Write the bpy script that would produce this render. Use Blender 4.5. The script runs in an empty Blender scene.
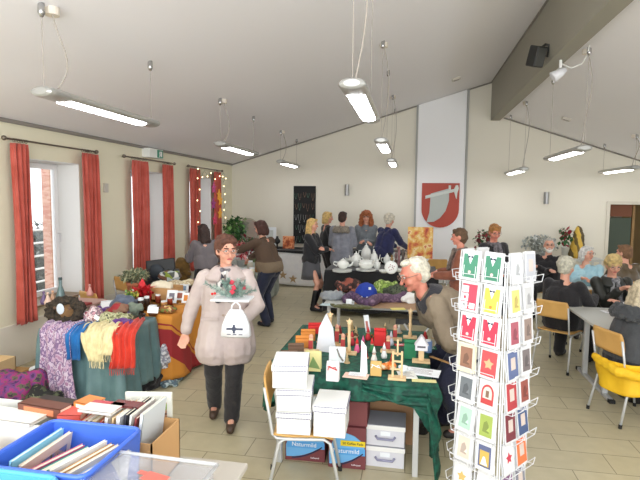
import bpy, bmesh, math, random
from mathutils import Vector, Matrix, noise
random.seed(7)
SC = bpy.context.scene
COL = SC.collection
# ------------------------------------------------------------------ camera, world, light, exposure
FPX, CAM_H = 495.0, 1.95
PITCH, YAW, ROLL = math.atan(41/495.0), math.radians(10.4), 0.010
cf = Vector((-math.sin(YAW)*math.cos(PITCH), math.cos(YAW)*math.cos(PITCH), -math.sin(PITCH)))
cr = Vector((math.cos(YAW), math.sin(YAW), 0)); cu = cr.cross(cf)
cr2 = cr*math.cos(ROLL) + cu*math.sin(ROLL); cu2 = cu*math.cos(ROLL) - cr*math.sin(ROLL)
cam = bpy.data.objects.new('camera', bpy.data.cameras.new('camera')); COL.objects.link(cam)
cm = Matrix((cr2, cu2, -cf)).transposed().to_4x4(); cm.translation = (0, 0, CAM_H)
cam.matrix_world = cm
cam.data.sensor_width = 36; cam.data.lens = FPX/640*36; cam.data.clip_start = .05; cam.data.clip_end = 200
SC.camera = cam
SC.view_settings.view_transform = 'Standard'; SC.view_settings.look = 'None'
SC.view_settings.gamma = 1; SC.view_settings.use_curve_mapping = False
SC.view_settings.exposure = 0.43
W = bpy.data.worlds.new('world'); SC.world = W; W.use_nodes = True
W.node_tree.nodes['Background'].inputs[0].default_value = (0.93, 0.96, 1.0, 1)
W.node_tree.nodes['Background'].inputs[1].default_value = 1.75
LAMP_E = 15.0
def area(name, loc, size, energy, color, rot):
    l = bpy.data.lights.new(name, 'AREA'); l.shape = 'RECTANGLE'; l.size, l.size_y = size; l.energy = energy; l.color = color
    o = bpy.data.objects.new(name, l); COL.objects.link(o); o.location = loc; o.rotation_euler = rot; return o
# added soft fill light behind the viewpoint, tilted up to brighten the ceiling
area('window_front_daylight', (-.2, -1.8, 2.3), (6.5, 2.2), 240, (.96, .98, 1), (math.radians(132), 0, 0))

def at(px, py, z=0.0):
    d = cf*FPX + cr2*(px-320) - cu2*(py-240); return Vector((0, 0, CAM_H)) + d*((z-CAM_H)/d.z)
def atY(px, py, Y):
    d = cf*FPX + cr2*(px-320) - cu2*(py-240); return Vector((0, 0, CAM_H)) + d*(Y/d.y)
# ------------------------------------------------------------------ materials
def lin(c):
    return tuple((v/255/12.92 if v/255 <= .04045 else ((v/255+.055)/1.055)**2.4) for v in c[:3]) + (1,)
MC = {}
def mat(key, col=(200, 200, 200), rough=.6, metal=0, col2=None, scale=8, bump=0, bscale=30, emit=0, trans=0, alpha=1, sheen=0, detail=3, coat=0, lo=.35, hi=.65):
    if key in MC: return MC[key]
    m = bpy.data.materials.new(key); m.use_nodes = True; MC[key] = m
    n = m.node_tree; b = n.nodes['Principled BSDF']
    b.inputs['Base Color'].default_value = lin(col); b.inputs['Roughness'].default_value = rough; b.inputs['Metallic'].default_value = metal
    if trans: b.inputs['Transmission Weight'].default_value = trans
    if alpha < 1: b.inputs['Alpha'].default_value = alpha
    if sheen: b.inputs['Sheen Weight'].default_value = sheen
    if coat: b.inputs['Coat Weight'].default_value = coat
    if emit:
        b.inputs['Emission Color'].default_value = lin(col); b.inputs['Emission Strength'].default_value = emit
    if col2 or bump:
        tc = n.nodes.new('ShaderNodeTexCoord')
    if col2:
        t = n.nodes.new('ShaderNodeTexNoise'); t.inputs['Scale'].default_value = scale; t.inputs['Detail'].default_value = detail
        r = n.nodes.new('ShaderNodeValToRGB'); r.color_ramp.elements[0].position = lo; r.color_ramp.elements[1].position = hi
        r.color_ramp.elements[0].color = lin(col); r.color_ramp.elements[1].color = lin(col2)
        n.links.new(tc.outputs['Object'], t.inputs['Vector']); n.links.new(t.outputs['Fac'], r.inputs['Fac']); n.links.new(r.outputs['Color'], b.inputs['Base Color'])
    if bump:
        t = n.nodes.new('ShaderNodeTexNoise'); t.inputs['Scale'].default_value = bscale
        bp = n.nodes.new('ShaderNodeBump'); bp.inputs['Strength'].default_value = bump; bp.inputs['Distance'].default_value = .02
        n.links.new(tc.outputs['Object'], t.inputs['Vector']); n.links.new(t.outputs['Fac'], bp.inputs['Height']); n.links.new(bp.outputs['Normal'], b.inputs['Normal'])
    return m
def multi(key, cols, scale=12, rough=.8, kind='noise', stretch=(1, 1, 1), bump=.3):
    """several colours mixed in patches"""
    if key in MC: return MC[key]
    m = bpy.data.materials.new(key); m.use_nodes = True; MC[key] = m
    n = m.node_tree; b = n.nodes['Principled BSDF']; b.inputs['Roughness'].default_value = rough
    tc = n.nodes.new('ShaderNodeTexCoord'); mp = n.nodes.new('ShaderNodeMapping'); mp.inputs['Scale'].default_value = stretch
    n.links.new(tc.outputs['Object'], mp.inputs['Vector'])
    if kind == 'noise':
        t = n.nodes.new('ShaderNodeTexNoise'); t.inputs['Scale'].default_value = scale; t.inputs['Detail'].default_value = 4; out = t.outputs['Fac']
    elif kind == 'vor':
        t = n.nodes.new('ShaderNodeTexVoronoi'); t.inputs['Scale'].default_value = scale
        s = n.nodes.new('ShaderNodeSeparateColor'); n.links.new(t.outputs['Color'], s.inputs[0]); out = s.outputs[0]
    else:
        t = n.nodes.new('ShaderNodeTexWave'); t.inputs['Scale'].default_value = scale; t.inputs['Distortion'].default_value = 2; out = t.outputs['Fac']
    n.links.new(mp.outputs['Vector'], t.inputs['Vector'])
    r = n.nodes.new('ShaderNodeValToRGB'); r.color_ramp.interpolation = 'CONSTANT'; k = len(cols)
    lo, hi = (.3, .7) if kind == 'noise' else (0, 1)
    els = r.color_ramp.elements
    while len(els) < k: els.new(.5)
    for i in range(k): els[i].position = 0 if i == 0 else lo+(hi-lo)*i/k
    for i in range(k): els[i].color = lin(cols[i])
    n.links.new(out, r.inputs['Fac']); n.links.new(r.outputs['Color'], b.inputs['Base Color'])
    if bump:
        bp = n.nodes.new('ShaderNodeBump'); bp.inputs['Strength'].default_value = bump; bp.inputs['Distance'].default_value = .01
        n.links.new(out, bp.inputs['Height']); n.links.new(bp.outputs['Normal'], b.inputs['Normal'])
    return m
def bands(key, vec, stops, base=0, rough=.8, wob=.02, scale=2.5):
    """woven colour bands along a direction of the cloth; stops = [(distance in m, colour)]"""
    if key in MC: return MC[key]
    m = bpy.data.materials.new(key); m.use_nodes = True; MC[key] = m
    n = m.node_tree; b = n.nodes['Principled BSDF']; b.inputs['Roughness'].default_value = rough
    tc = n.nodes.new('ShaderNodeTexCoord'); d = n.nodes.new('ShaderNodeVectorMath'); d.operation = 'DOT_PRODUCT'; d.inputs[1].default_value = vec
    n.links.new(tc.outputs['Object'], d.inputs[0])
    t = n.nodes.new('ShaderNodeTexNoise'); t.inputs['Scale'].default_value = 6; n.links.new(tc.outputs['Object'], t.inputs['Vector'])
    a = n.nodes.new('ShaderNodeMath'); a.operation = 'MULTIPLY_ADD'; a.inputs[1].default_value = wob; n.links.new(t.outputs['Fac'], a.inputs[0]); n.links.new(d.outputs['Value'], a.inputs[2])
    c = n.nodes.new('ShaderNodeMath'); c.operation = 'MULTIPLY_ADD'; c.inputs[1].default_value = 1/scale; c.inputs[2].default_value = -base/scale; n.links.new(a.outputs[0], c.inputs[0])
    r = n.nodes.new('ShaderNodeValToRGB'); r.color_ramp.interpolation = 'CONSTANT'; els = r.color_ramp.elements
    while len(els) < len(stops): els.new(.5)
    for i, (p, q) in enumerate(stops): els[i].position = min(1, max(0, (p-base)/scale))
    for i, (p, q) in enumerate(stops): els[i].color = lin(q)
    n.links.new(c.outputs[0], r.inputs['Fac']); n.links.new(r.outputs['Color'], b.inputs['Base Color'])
    return m
# ------------------------------------------------------------------ mesh building
class G:
    def __init__(s): s.v = []; s.f = []; s.mi = []; s.cur = 0; s.M = Matrix()
    def add(s, vs, fs):
        o = len(s.v); s.v += [s.M @ Vector(v) for v in vs]
        for f in fs: s.f.append([o+i for i in f]); s.mi.append(s.cur)
        return s
    def box(s, c, d, rz=0, R=None):
        R = R or Matrix.Rotation(rz, 3, 'Z'); c = Vector(c)
        vs = [c + R @ Vector((x*d[0]/2, y*d[1]/2, z*d[2]/2)) for z in (-1, 1) for y in (-1, 1) for x in (-1, 1)]
        return s.add(vs, [(0, 2, 3, 1), (4, 5, 7, 6), (0, 1, 5, 4), (2, 6, 7, 3), (0, 4, 6, 2), (1, 3, 7, 5)])
    def ring(s, rings, close=True, caps=True):
        n = len(rings[0]); vs = [p for r in rings for p in r]; fs = []
        for i in range(len(rings)-1):
            for j in range(n if close else n-1):
                k = (j+1) % n; fs.append((i*n+j, i*n+k, (i+1)*n+k, (i+1)*n+j))
        if caps: fs.append(tuple(range(n-1, -1, -1))); fs.append(tuple((len(rings)-1)*n+j for j in range(n)))
        return s.add(vs, fs)
    def tube(s, pts, r, n=8, caps=True):
        pts = [Vector(p) for p in pts]; rings = []; side = None
        for i, p in enumerate(pts):
            t = (pts[min(i+1, len(pts)-1)] - pts[max(i-1, 0)]).normalized()
            if side is None: side = t.cross(Vector((0, 0, 1)) if abs(t.z) < .9 else Vector((1, 0, 0))).normalized()
            side = (side - t*side.dot(t)).normalized(); up = side.cross(t)
            rr = r[i] if isinstance(r, (list, tuple)) else r
            rings.append([p + side*math.cos(a)*rr + up*math.sin(a)*rr for a in [2*math.pi*k/n for k in range(n)]])
        return s.ring(rings, caps=caps)
    def cyl(s, p0, p1, r0, r1=None, n=16): return s.tube([p0, p1], [r0, r0 if r1 is None else r1], n)
    def lathe(s, prof, c=(0, 0, 0), n=20, R=None):
        c = Vector(c); R = R or Matrix.Identity(3)
        return s.ring([[c + R @ Vector((r*math.cos(2*math.pi*k/n), r*math.sin(2*math.pi*k/n), z)) for k in range(n)] for r, z in prof])
    def ell(s, c, r, n=14, m=8, R=None):
        return s.lathe([(max(1e-4, math.sin(math.pi*i/m)), -math.cos(math.pi*i/m)) for i in range(m+1)], c, n, (R or Matrix.Identity(3)) @ Matrix.Diagonal(r))
    def prism(s, poly, z0, z1, R=None, c=(0, 0, 0)):
        R = R or Matrix.Identity(3); c = Vector(c)
        return s.ring([[c + R @ Vector((x, y, z)) for x, y in poly] for z in (z0, z1)])
    def grid(s, fn, nu, nv):
        vs = [fn(i/nu, j/nv) for j in range(nv+1) for i in range(nu+1)]
        return s.add(vs, [(j*(nu+1)+i, j*(nu+1)+i+1, (j+1)*(nu+1)+i+1, (j+1)*(nu+1)+i) for j in range(nv) for i in range(nu)])
    def mesh(s, name):
        me = bpy.data.meshes.new(name); me.from_pydata([tuple(v) for v in s.v], [], s.f); me.polygons.foreach_set('material_index', s.mi); me.update()
        bm = bmesh.new(); bm.from_mesh(me); bmesh.ops.recalc_face_normals(bm, faces=bm.faces); bm.to_mesh(me); bm.free(); return me
    def ob(s, name, m, parent=None, smooth=False, bev=0, loc=None, solid=0):
        me = s.mesh(name)
        for q in (m if isinstance(m, list) else [m]): me.materials.append(q)
        o = bpy.data.objects.new(name, me); COL.objects.link(o); o.parent = parent
        if loc is not None: o.location = loc
        if smooth:
            me.polygons.foreach_set('use_smooth', [True]*len(me.polygons))
        if solid:
            md = o.modifiers.new('thickness', 'SOLIDIFY'); md.thickness = solid; md.offset = 0
        if bev:
            md = o.modifiers.new('bevel', 'BEVEL'); md.width = bev; md.segments = 2; md.limit_method = 'ANGLE'
        return o
def tag(o, label, cat, group=None, kind=None):
    o['label'] = label; o['category'] = cat
    if group: o['group'] = group
    if kind: o['kind'] = kind
    return o
def T(name, label, cat, loc=(0, 0, 0), rz=0, group=None):
    o = bpy.data.objects.new(name, None); COL.objects.link(o); o.location = loc; o.rotation_euler = (0, 0, rz); o.empty_display_size = .1
    return tag(o, label, cat, group)
def S(o): o['kind'] = 'structure'; return o
def dup(o, loc=None, rz=None, label=None, parent=None, mats=None):
    c = o.copy(); COL.objects.link(c)
    if parent is not None: c.parent = parent
    if loc is not None: c.location = loc
    if rz is not None: c.rotation_euler = (0, 0, rz)
    if label: c['label'] = label
    for k in list(o.children): dup(k, parent=c)
    return c
def text(name, s, size, m, parent, M4, ext=.0008):
    cu_ = bpy.data.curves.new(name, 'FONT'); cu_.body = s; cu_.size = size; cu_.extrude = ext; cu_.align_x = 'CENTER'; cu_.align_y = 'CENTER'
    o = bpy.data.objects.new(name, cu_); COL.objects.link(o); bpy.context.view_layer.update()
    me = bpy.data.meshes.new_from_object(o.evaluated_get(bpy.context.evaluated_depsgraph_get())); bpy.data.objects.remove(o)
    o = bpy.data.objects.new(name, me); me.materials.clear(); me.materials.append(m); COL.objects.link(o); o.parent = parent; o.matrix_local = M4; return o
def remeshed(name, g, voxel, m, parent=None, smooth=4, noisy=0, nscale=8, loc=None):
    """grow one continuous skin around overlapping solids"""
    o = g.ob(name, m, parent); md = o.modifiers.new('r', 'REMESH'); md.mode = 'VOXEL'; md.voxel_size = voxel
    if smooth: sm = o.modifiers.new('s', 'SMOOTH'); sm.iterations = smooth; sm.factor = .5
    bpy.context.view_layer.update()
    me = bpy.data.meshes.new_from_object(o.evaluated_get(bpy.context.evaluated_depsgraph_get()))
    o.modifiers.clear(); old = o.data; o.data = me; bpy.data.meshes.remove(old); me.name = name
    if noisy:
        no = [v.normal.copy() for v in me.vertices]
        for v, nn in zip(me.vertices, no):
            p = v.co*nscale; v.co += nn*noisy*(noise.noise(p) + .5*noise.noise(p*2.3))
    me.polygons.foreach_set('use_smooth', [True]*len(me.polygons)); me.update()
    if not me.materials: me.materials.append(m)
    if loc is not None: o.location = loc
    return o
# ------------------------------------------------------------------ room
WX, WY = -4.41, 11.8
RX = 6.5
zL = lambda x: 2.79 + (x-WX)*.2956
zR = lambda x: 3.81 - (x-1.98)*.34
mwall = mat('wall_plaster_cream', (228, 223, 208), .9, bump=.08, bscale=60)
mwallL = mat('wall_plaster_left', (232, 226, 200), .9, bump=.08, bscale=60)
mceil = mat('ceiling_white', (242, 240, 242), .95)
mtrim = mat('trim_grey', (140, 134, 126), .6)
mwhite = mat('white_paint', (238, 238, 234), .5)
# floor: 60 x 29 cm beige tiles in half bond
mf = bpy.data.materials.new('floor_tiles'); mf.use_nodes = True; n = mf.node_tree; b = n.nodes['Principled BSDF']
tc = n.nodes.new('ShaderNodeTexCoord'); mp = n.nodes.new('ShaderNodeMapping'); mp.inputs['Location'].default_value = (0.0, -4.025+.2855*15+.0, 0)
br = n.nodes.new('ShaderNodeTexBrick'); br.inputs['Scale'].default_value = 1; br.inputs['Brick Width'].default_value = .6; br.inputs['Row Height'].default_value = .2855
br.inputs['Mortar Size'].default_value = .0035; br.inputs['Color1'].default_value = lin((198, 188, 156)); br.inputs['Color2'].default_value = lin((190, 180, 148)); br.inputs['Mortar'].default_value = lin((132, 124, 100)); br.offset = .5
n.links.new(tc.outputs['Object'], mp.inputs['Vector']); n.links.new(mp.outputs['Vector'], br.inputs['Vector'])
ns = n.nodes.new('ShaderNodeTexNoise'); ns.inputs['Scale'].default_value = 9; ns.inputs['Detail'].default_value = 6; n.links.new(tc.outputs['Object'], ns.inputs['Vector'])
mx = n.nodes.new('ShaderNodeMix'); mx.data_type = 'RGBA'; mx.blend_type = 'MULTIPLY'; mx.inputs[0].default_value = .55
rp = n.nodes.new('ShaderNodeValToRGB'); rp.color_ramp.elements[0].color = (.84, .84, .82, 1); rp.color_ramp.elements[1].color = (1, 1, 1, 1); rp.color_ramp.elements[0].position = .3; rp.color_ramp.elements[1].position = .65
n.links.new(ns.outputs['Fac'], rp.inputs['Fac']); n.links.new(br.outputs['Color'], mx.inputs[6]); n.links.new(rp.outputs['Color'], mx.inputs[7]); n.links.new(mx.outputs[2], b.inputs['Base Color'])
b.inputs['Roughness'].default_value = .38
S(G().box((.7, 5.2, -.05), (11.6, 13.6, .1)).ob('floor', mf))
Y0 = -1.6
g = G(); g.prism([(WX-.4, zL(WX-.4)), (1.7, zL(1.7)), (1.7, zL(1.7)+.12), (WX-.4, zL(WX-.4)+.12)], 0, WY+.3-Y0, Matrix(((1, 0, 0), (0, 0, 1), (0, 1, 0))), (0, Y0, 0))
S(g.ob('ceiling', mceil))
g = G(); g.prism([(1.9, zR(1.9)), (RX+.2, zR(RX+.2)), (RX+.2, zR(RX+.2)+.12), (1.9, zR(1.9)+.12)], 0, WY+.3-Y0, Matrix(((1, 0, 0), (0, 0, 1), (0, 1, 0))), (0, Y0, 0))
S(g.ob('ceiling_right', mceil))
S(G().box((1.8, (WY+.2+Y0)/2, 4.2), (.2, WY+.2-Y0, .92)).ob('ceiling_beam', mat('beam_grey', (158, 154, 140), .8)))
# left wall with three deep window openings (Y ranges), sill z .62, head z 2.39
WIN = [(4.95, 6.02), (7.25, 8.31), (9.38, 10.48)]; SZ, HZ = .62, 2.39; D = .38
g = G(); ys = [Y0] + [q for w in WIN for q in w] + [WY+.3]
for i in range(0, len(ys), 2): g.box((WX-D/2, (ys[i]+ys[i+1])/2, 1.45), (D, ys[i+1]-ys[i], 2.9-.001))
for a, b_ in WIN:
    g.box((WX-D/2, (a+b_)/2, SZ/2), (D, b_-a, SZ)); g.box((WX-D/2, (a+b_)/2, (HZ+2.9)/2), (D, b_-a, 2.9-HZ))
S(g.ob('wall_left', mwallL))
S(G().box((WX+.012, (WY+Y0)/2, .25), (.024, WY-Y0, .5)).ob('wall_left_dado', mat('dado_cream', (236, 230, 214), .7), bev=.004))
for i, (a, b_) in enumerate(WIN):
    g = G()   # white lining of the reveal
    x0, x1 = WX-D+.002, WX-.002
    for y in (a+.006, b_-.006): g.box(((x0+x1)/2, y, (SZ+HZ)/2), (x1-x0, .01, HZ-SZ-.004))
    g.box(((x0+x1)/2, (a+b_)/2, HZ-.006), (x1-x0, b_-a-.03, .01))
    lining = S(g.ob('window_%d' % (i+1), mwhite))
    g = G(); xf = WX-D+.03
    for y in (a+.05, (a+b_)/2, b_-.05): g.box((xf, y, (SZ+HZ)/2), (.06, .07, HZ-SZ-.03))
    for z in (SZ+.06, HZ-.05): g.box((xf, (a+b_)/2, z), (.058, b_-a-.03, .07))
    g.ob('window_frame', mat('pvc_white', (245, 246, 246), .3), lining, bev=.005)
    G().box((xf, (a+b_)/2, (SZ+HZ)/2), (.006, b_-a-.1, HZ-SZ-.1)).ob('pane', mat('window_glass', (255, 255, 255), .02, trans=1), lining)
    G().box((WX-D/2+.02, (a+b_)/2, SZ+.012), (D+.06, b_-a-.03, .024)).ob('window_sill', mat('sill_stone', (150, 128, 100), .4), lining, bev=.004)
    g = G(); g.tube([(xf+.035, b_-.05, 1.45), (xf+.07, b_-.05, 1.45), (xf+.07, b_-.05, 1.33)], .01); g.ob('window_handle', mat('handle_white', (225, 225, 225), .3), lining)
# outside: ground, brick pier, white railing, bare hedge
S(G().box((-12, 7, -.2), (14.6, 40, .1)).ob('ground_outside', mat('pale_paving', (205, 203, 198), .9)))
g = G(); g.box((-5.29, 6.6, 1.3), (.13, .3, 2.9)); pier = g.ob('brick_pier', multi('red_brick', [(196, 150, 134), (188, 132, 118), (205, 165, 150)], 9, .9, 'vor', (1, 1, 3)))
tag(pier, 'red brick pier standing outside the window nearest the camera', 'pillar')
t = T('railing', 'white metal railing outside the window nearest the camera', 'railing', (-6.2, 7.2, 0))
for z in (.5, .72, .94, 1.16, 1.38): G().tube([(0, -1.9, z), (0, 2.2, z)], .018).ob('rail', mat('rail_white', (240, 242, 245), .4), t)
for y in (-1.9, -.4, 1.0, 2.2): G().box((0, y, .62), (.04, .04, 1.54)).ob('post', mat('rail_white'), t)
def scatter_leaves(g, c, r, n, size, seed, flat=1.0):
    rnd = random.Random(seed)
    for _ in range(n):
        d = Vector((rnd.gauss(0, 1), rnd.gauss(0, 1), rnd.gauss(0, 1)))
        d.normalize(); p = Vector(c) + Vector((d.x*r[0], d.y*r[1], d.z*r[2]))*rnd.uniform(.45, 1)
        R = Matrix.Rotation(rnd.uniform(0, 6.28), 3, 'Z') @ Matrix.Rotation(rnd.uniform(-1.2, 1.2), 3, 'X')
        s = size*rnd.uniform(.6, 1.3)
        g.cur = rnd.randrange(2)
        g.add([p + R @ Vector(q) for q in ((0, 0, 0), (s*.3, s*.45, s*.06), (0, s, 0), (-s*.3, s*.45, s*.06))], [(0, 1, 2, 3)])
    g.cur = 0; return g
g = G(); scatter_leaves(g, (0, 0, .8), (.8, 1.8, .75), 2500, .14, 3); g.ell((0, 0, .75), (.6, 1.6, .65))
tag(g.ob('hedge', [mat('hedge_dark', (88, 94, 92), .9), mat('hedge_mid', (128, 132, 128), .9)], loc=(-7.6, 8.6, -.1)), 'dark hedge outside behind the white railing', 'hedge')
# back wall, doorway at the right
DX0, DX1, DZ = 4.26, 5.9, 1.9
S(G().prism([(WX-.4, 0), (DX0, 0), (DX0, zR(DX0)), (1.98, zR(1.98)), (1.98, 4.7), (1.7, 4.7), (1.7, zL(1.7)), (WX-.4, zL(WX-.4))], 0, .3, Matrix(((1, 0, 0), (0, 0, 1), (0, 1, 0))), (0, WY, 0)).ob('wall_back', mwall))
S(G().prism([(DX0, DZ), (RX+.2, DZ), (RX+.2, zR(RX+.2)), (DX0, zR(DX0))], 0, .3, Matrix(((1, 0, 0), (0, 0, 1), (0, 1, 0))), (0, WY, 0)).ob('wall_back_lintel', mwall))
S(G().box(((DX1+RX)/2+.1, WY+.15, DZ/2), (RX-DX1+.2, .3, DZ)).ob('wall_back_right', mwall))
g = G(); RW = [(-1.0, 1.6), (2.4, 5.0), (5.8, 8.4), (9.2, 11.4)]; yy_ = [Y0] + [q for w in RW for q in w] + [WY+.3]  # unseen window openings, added so daylight reaches the middle of the room
for i in range(0, len(yy_), 2): g.box((RX+.1, (yy_[i]+yy_[i+1])/2, 1.2), (.2, yy_[i+1]-yy_[i], 2.6))
for a, b_ in RW: g.box((RX+.1, (a+b_)/2, .3), (.2, b_-a, .8)); g.box((RX+.1, (a+b_)/2, 2.3), (.2, b_-a, .4))
S(g.ob('wall_right', mwall))
for i, (a, b_) in enumerate(RW):
    g = G()
    for y in (a+.04, (a+b_)/2, b_-.04): g.box((RX+.1, y, 1.4), (.06, .07, 1.4))
    for z in (.74, 2.06): g.box((RX+.1, (a+b_)/2, z), (.058, b_-a-.02, .07))
    S(g.ob('window_%d' % (i+4), mat('pvc_white')))  # frames of the added openings, without panes
g = G(); g.box(((DX0+DX1)/2, WY+2.1, 1.3), (3.4, .1, 2.6)); g.box((DX0-.9, WY+1.2, 1.3), (.1, 1.7, 2.6)); g.box((DX1+.8, WY+1.2, 1.3), (.1, 1.7, 2.6)); g.box(((DX0+DX1)/2, WY+1.2, 2.62), (3.4, 1.9, .08)); g.box(((DX0+DX1)/2, WY+1.2, -.05), (3.4, 1.9, .1))
S(g.ob('wall_passage', mat('passage_brown', (168, 140, 96), .8)))
dr = S(G().box((DX0-.03, WY-.012, DZ/2), (.07, .03, DZ)).box((DX1+.03, WY-.012, DZ/2), (.07, .03, DZ)).box(((DX0+DX1)/2, WY-.012, DZ+.03), (DX1-DX0+.13, .03, .07)).ob('door_1', mat('door_frame_grey', (214, 208, 192), .5), bev=.003))
G().box((DX0+.33, WY+.36, .8), (.5, .05, 1.6)).ob('door_leaf', mat('door_green', (62, 74, 60), .5), dr, bev=.004)
G().box((DX0+.33, WY+.36, 1.76), (.5, .05, .27)).ob('wood_panel', mat('transom_wood', (120, 66, 34), .5), dr)
g = G(); g.tube([(DX0+.52, WY+.33, .95), (DX0+.52, WY+.28, .95), (DX0+.42, WY+.28, .95)], .009); g.ob('door_handle', mat('handle_steel', (170, 170, 170), .3, 1), dr)
G().box((DX0+.62, WY+.36, .96), (.05, .07, 1.9)).ob('door_post', mat('post_wood', (150, 116, 70), .5), dr)
tag(G().box((5.15, WY+2.03, 1.5), (.28, .012, .42)).box((5.15, WY+2.02, 1.72), (.3, .01, .1)).ob('notice', [mat('paper_grey', (190, 180, 160), .8)]), 'pale notice pinned up in the passage beyond the doorway', 'notice')
# trims
def trimrun(name, p0, p1, w=.035):
    S(G().tube([p0, p1], w/2, 6).ob(name, mtrim))
trimrun('trim_1', (WX+.02, Y0, zL(WX)-.015), (WX+.02, WY-.02, zL(WX)-.015), .05)
trimrun('trim_2', (WX, WY-.02, zL(WX)-.02), (1.7, WY-.02, zL(1.7)-.02), .03)
trimrun('trim_3', (1.98, WY-.02, zR(1.98)-.02), (RX, WY-.02, zR(RX)-.02), .03)
trimrun('trim_4', (1.69, Y0, zL(1.7)-.015), (1.69, WY-.02, zL(1.7)-.015), .03)
S(G().box(((WX+DX0)/2, WY-.01, .04), (DX0-WX, .02, .08)).ob('baseboard_back', mat('skirting', (170, 164, 146), .6)))
# white projecting panel with the coat of arms
S(G().prism([(.11, .02), (1.17, .02), (1.17, zL(1.17)-.01), (.11, zL(.11)-.01)], 0, .04, Matrix(((1, 0, 0), (0, 0, 1), (0, 1, 0))), (0, WY-.05, 0)).ob('wall_back_panel', mat('panel_white', (240, 240, 240), .8)))
for i, x in enumerate((.085, 1.2)): S(G().box((x, WY-.03, zL(x)/2), (.045, .06, zL(x)-.03)).ob('trim_%d' % (5+i), mat('strip_grey', (165, 165, 160), .6)))
t = T('coat_of_arms', 'red shield with a silver axe on the white wall panel', 'shield', (.65, WY-.06, 1.32))
xz = Matrix(((1, 0, 0), (0, 0, 1), (0, 1, 0)))
sh = [(-.42, 1.02), (-.42, .42)] + [(-.42*math.cos(a), .42-.42*math.sin(a)) for a in [math.pi*k/16 for k in range(1, 16)]] + [(.42, .42), (.42, 1.02)]
G().prism(sh, -.03, 0, xz).ob('shield_plate', mat('shield_red', (172, 58, 34), .5), t, bev=.004)
msil = mat('shield_silver', (176, 182, 176), .45)
blade = [(-.22, .78), (.19, .9), (.19, .62), (.12, .38), (0, .22), (-.14, .13), (-.3, .12), (-.24, .34)]
G().prism(blade, -.045, -.03, xz).ob('axe_blade', msil, t, bev=.003)
g = G(); g.prism([(-.34, .66), (.34, .83), (.34, .9), (-.34, .73)], -.065, -.045, xz)
g.prism([(.3, .82), (.42-.08, .68), (.36, .66), (.37, .8), (.4, .9), (.38, .98), (.33, .97), (.3, .9)], -.063, -.044, xz)
g.box((.2, -.055, .92), (.05, .02, .1)); g.ob('axe_handle', mat('shield_silver_light', (200, 204, 196), .4), t, bev=.004)
# small fixtures
def sensor(p, slope, label):
    t = T('ceiling_sensor', label, 'sensor', p); t.rotation_euler = (0, -math.atan(slope), 0)
    G().box((0, 0, -.02), (.16, .1, .045)).ob('housing', mat('sensor_white', (205, 198, 186), .6), t, bev=.008)
    G().box((0, 0, -.045), (.1, .05, .012)).ob('lens', mat('sensor_dark', (130, 120, 108), .3), t)
sensor((.79, 10.19, zL(.79)), .2956, 'small white ceiling sensor left of the beam'); sensor((2.84, 10.17, zR(2.84)), -.34, 'small white ceiling sensor right of the beam')
def walllamp(p, label):
    t = T('wall_lamp', label, 'lamp', p)
    G().box((0, -.012, 0), (.1, .024, .2)).ob('back_plate', mat('walllamp_grey', (190, 188, 180), .4), t, bev=.004)
    g = G(); g.ring([[Vector((.055*math.cos(a), -.024-.07*math.sin(a), z)) for a in [math.pi*k/10 for k in range(11)]] for z in (-.13, .13)]); g.ob('shade', mat('walllamp_metal', (160, 160, 158), .35, .6), t)
walllamp((-1.52, WY, 2.17), 'small silver wall lamp above the shoppers at the far stalls')
p = atY(546, 198, WY); walllamp((p.x, WY, p.z), 'small silver wall lamp between the shield and the doorway')
p = atY(344, 190, WY)
t = T('exit_sign', 'white exit sign box with a green end above the curtain rod', 'sign', (WX, 7.84, 2.69))
G().box((.07, 0, 0), (.14, .46, .15)).ob('housing', mat('sign_white', (236, 238, 232), .4), t, bev=.005)
G().box((.075, .12, 0), (.135, .2, .13)).ob('green_panel', mat('sign_green', (28, 120, 92), .4, emit=.15), t)
g = G(); g.box((.146, .15, 0), (.004, .05, .09)); g.box((.146, .1, .03), (.004, .022, .022)); g.box((.146, .1, -.005), (.004, .02, .05), R=Matrix.Rotation(.4, 3, 'X')); g.box((.146, .09, -.035), (.004, .012, .045), R=Matrix.Rotation(-.5, 3, 'X')); g.ob('running_figure', mwhite, t)
tag(G().box((.015, 0, 0), (.03, .09, .13)).ob('thermostat', mat('sensor_white'), loc=(WX, 6.58, 2.08), bev=.005), 'small cream thermostat on the wall between two curtains', 'thermostat')
# loudspeaker and spot on the beam
t = T('loudspeaker', 'black loudspeaker clamped to the side of the grey beam', 'speaker', (1.7, 7.0, 3.86)); t.scale = (.8, .8, .8)
R = Matrix.Rotation(.45, 3, 'Z') @ Matrix.Rotation(.35, 3, 'X')
G().box((-.2, -.05, -.06), (.19, .22, .32), R=R).ob('cabinet', mat('speaker_black', (38, 38, 36), .5), t, bev=.02)
G().box(Vector((-.2, -.05, -.06)) + R @ Vector((0, -.115, 0)), (.15, .012, .28), R=R).ob('grille', mat('speaker_grille', (62, 62, 58), .7), t, bev=.004)
g = G(); g.tube([(0, 0, .12), (-.06, 0, .14), (-.15, -.02, .06)], .02); g.tube([(0, 0, .13), (-.02, .02, -.05), (-.12, 0, .0)], .018); g.ob('bracket', mat('speaker_black'), t)
t = T('spotlight', 'small white spotlight hanging under the grey beam', 'lamp', (1.82, 6.9, 3.74))
G().tube([(0, 0, 0), (0, 0, -.1)], .018).ob('stem', mwhite, t)
g = G(); R = Matrix.Rotation(1.0, 3, 'Y'); g.lathe([(.03, .08), (.05, .02), (.075, -.1), (.06, -.105)], (0, 0, -.16), 16, R); g.ob('reflector', mat('spot_white', (225, 225, 228), .3), t, smooth=True)
g = G(); g.tube([(.02, 0, -.05), (.1, -.1, -.13), (.2, -.18, -.1), (.22, -.3, -.02), (.2, -.4, .06)], .008); g.ob('cable', mwhite, t)
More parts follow.
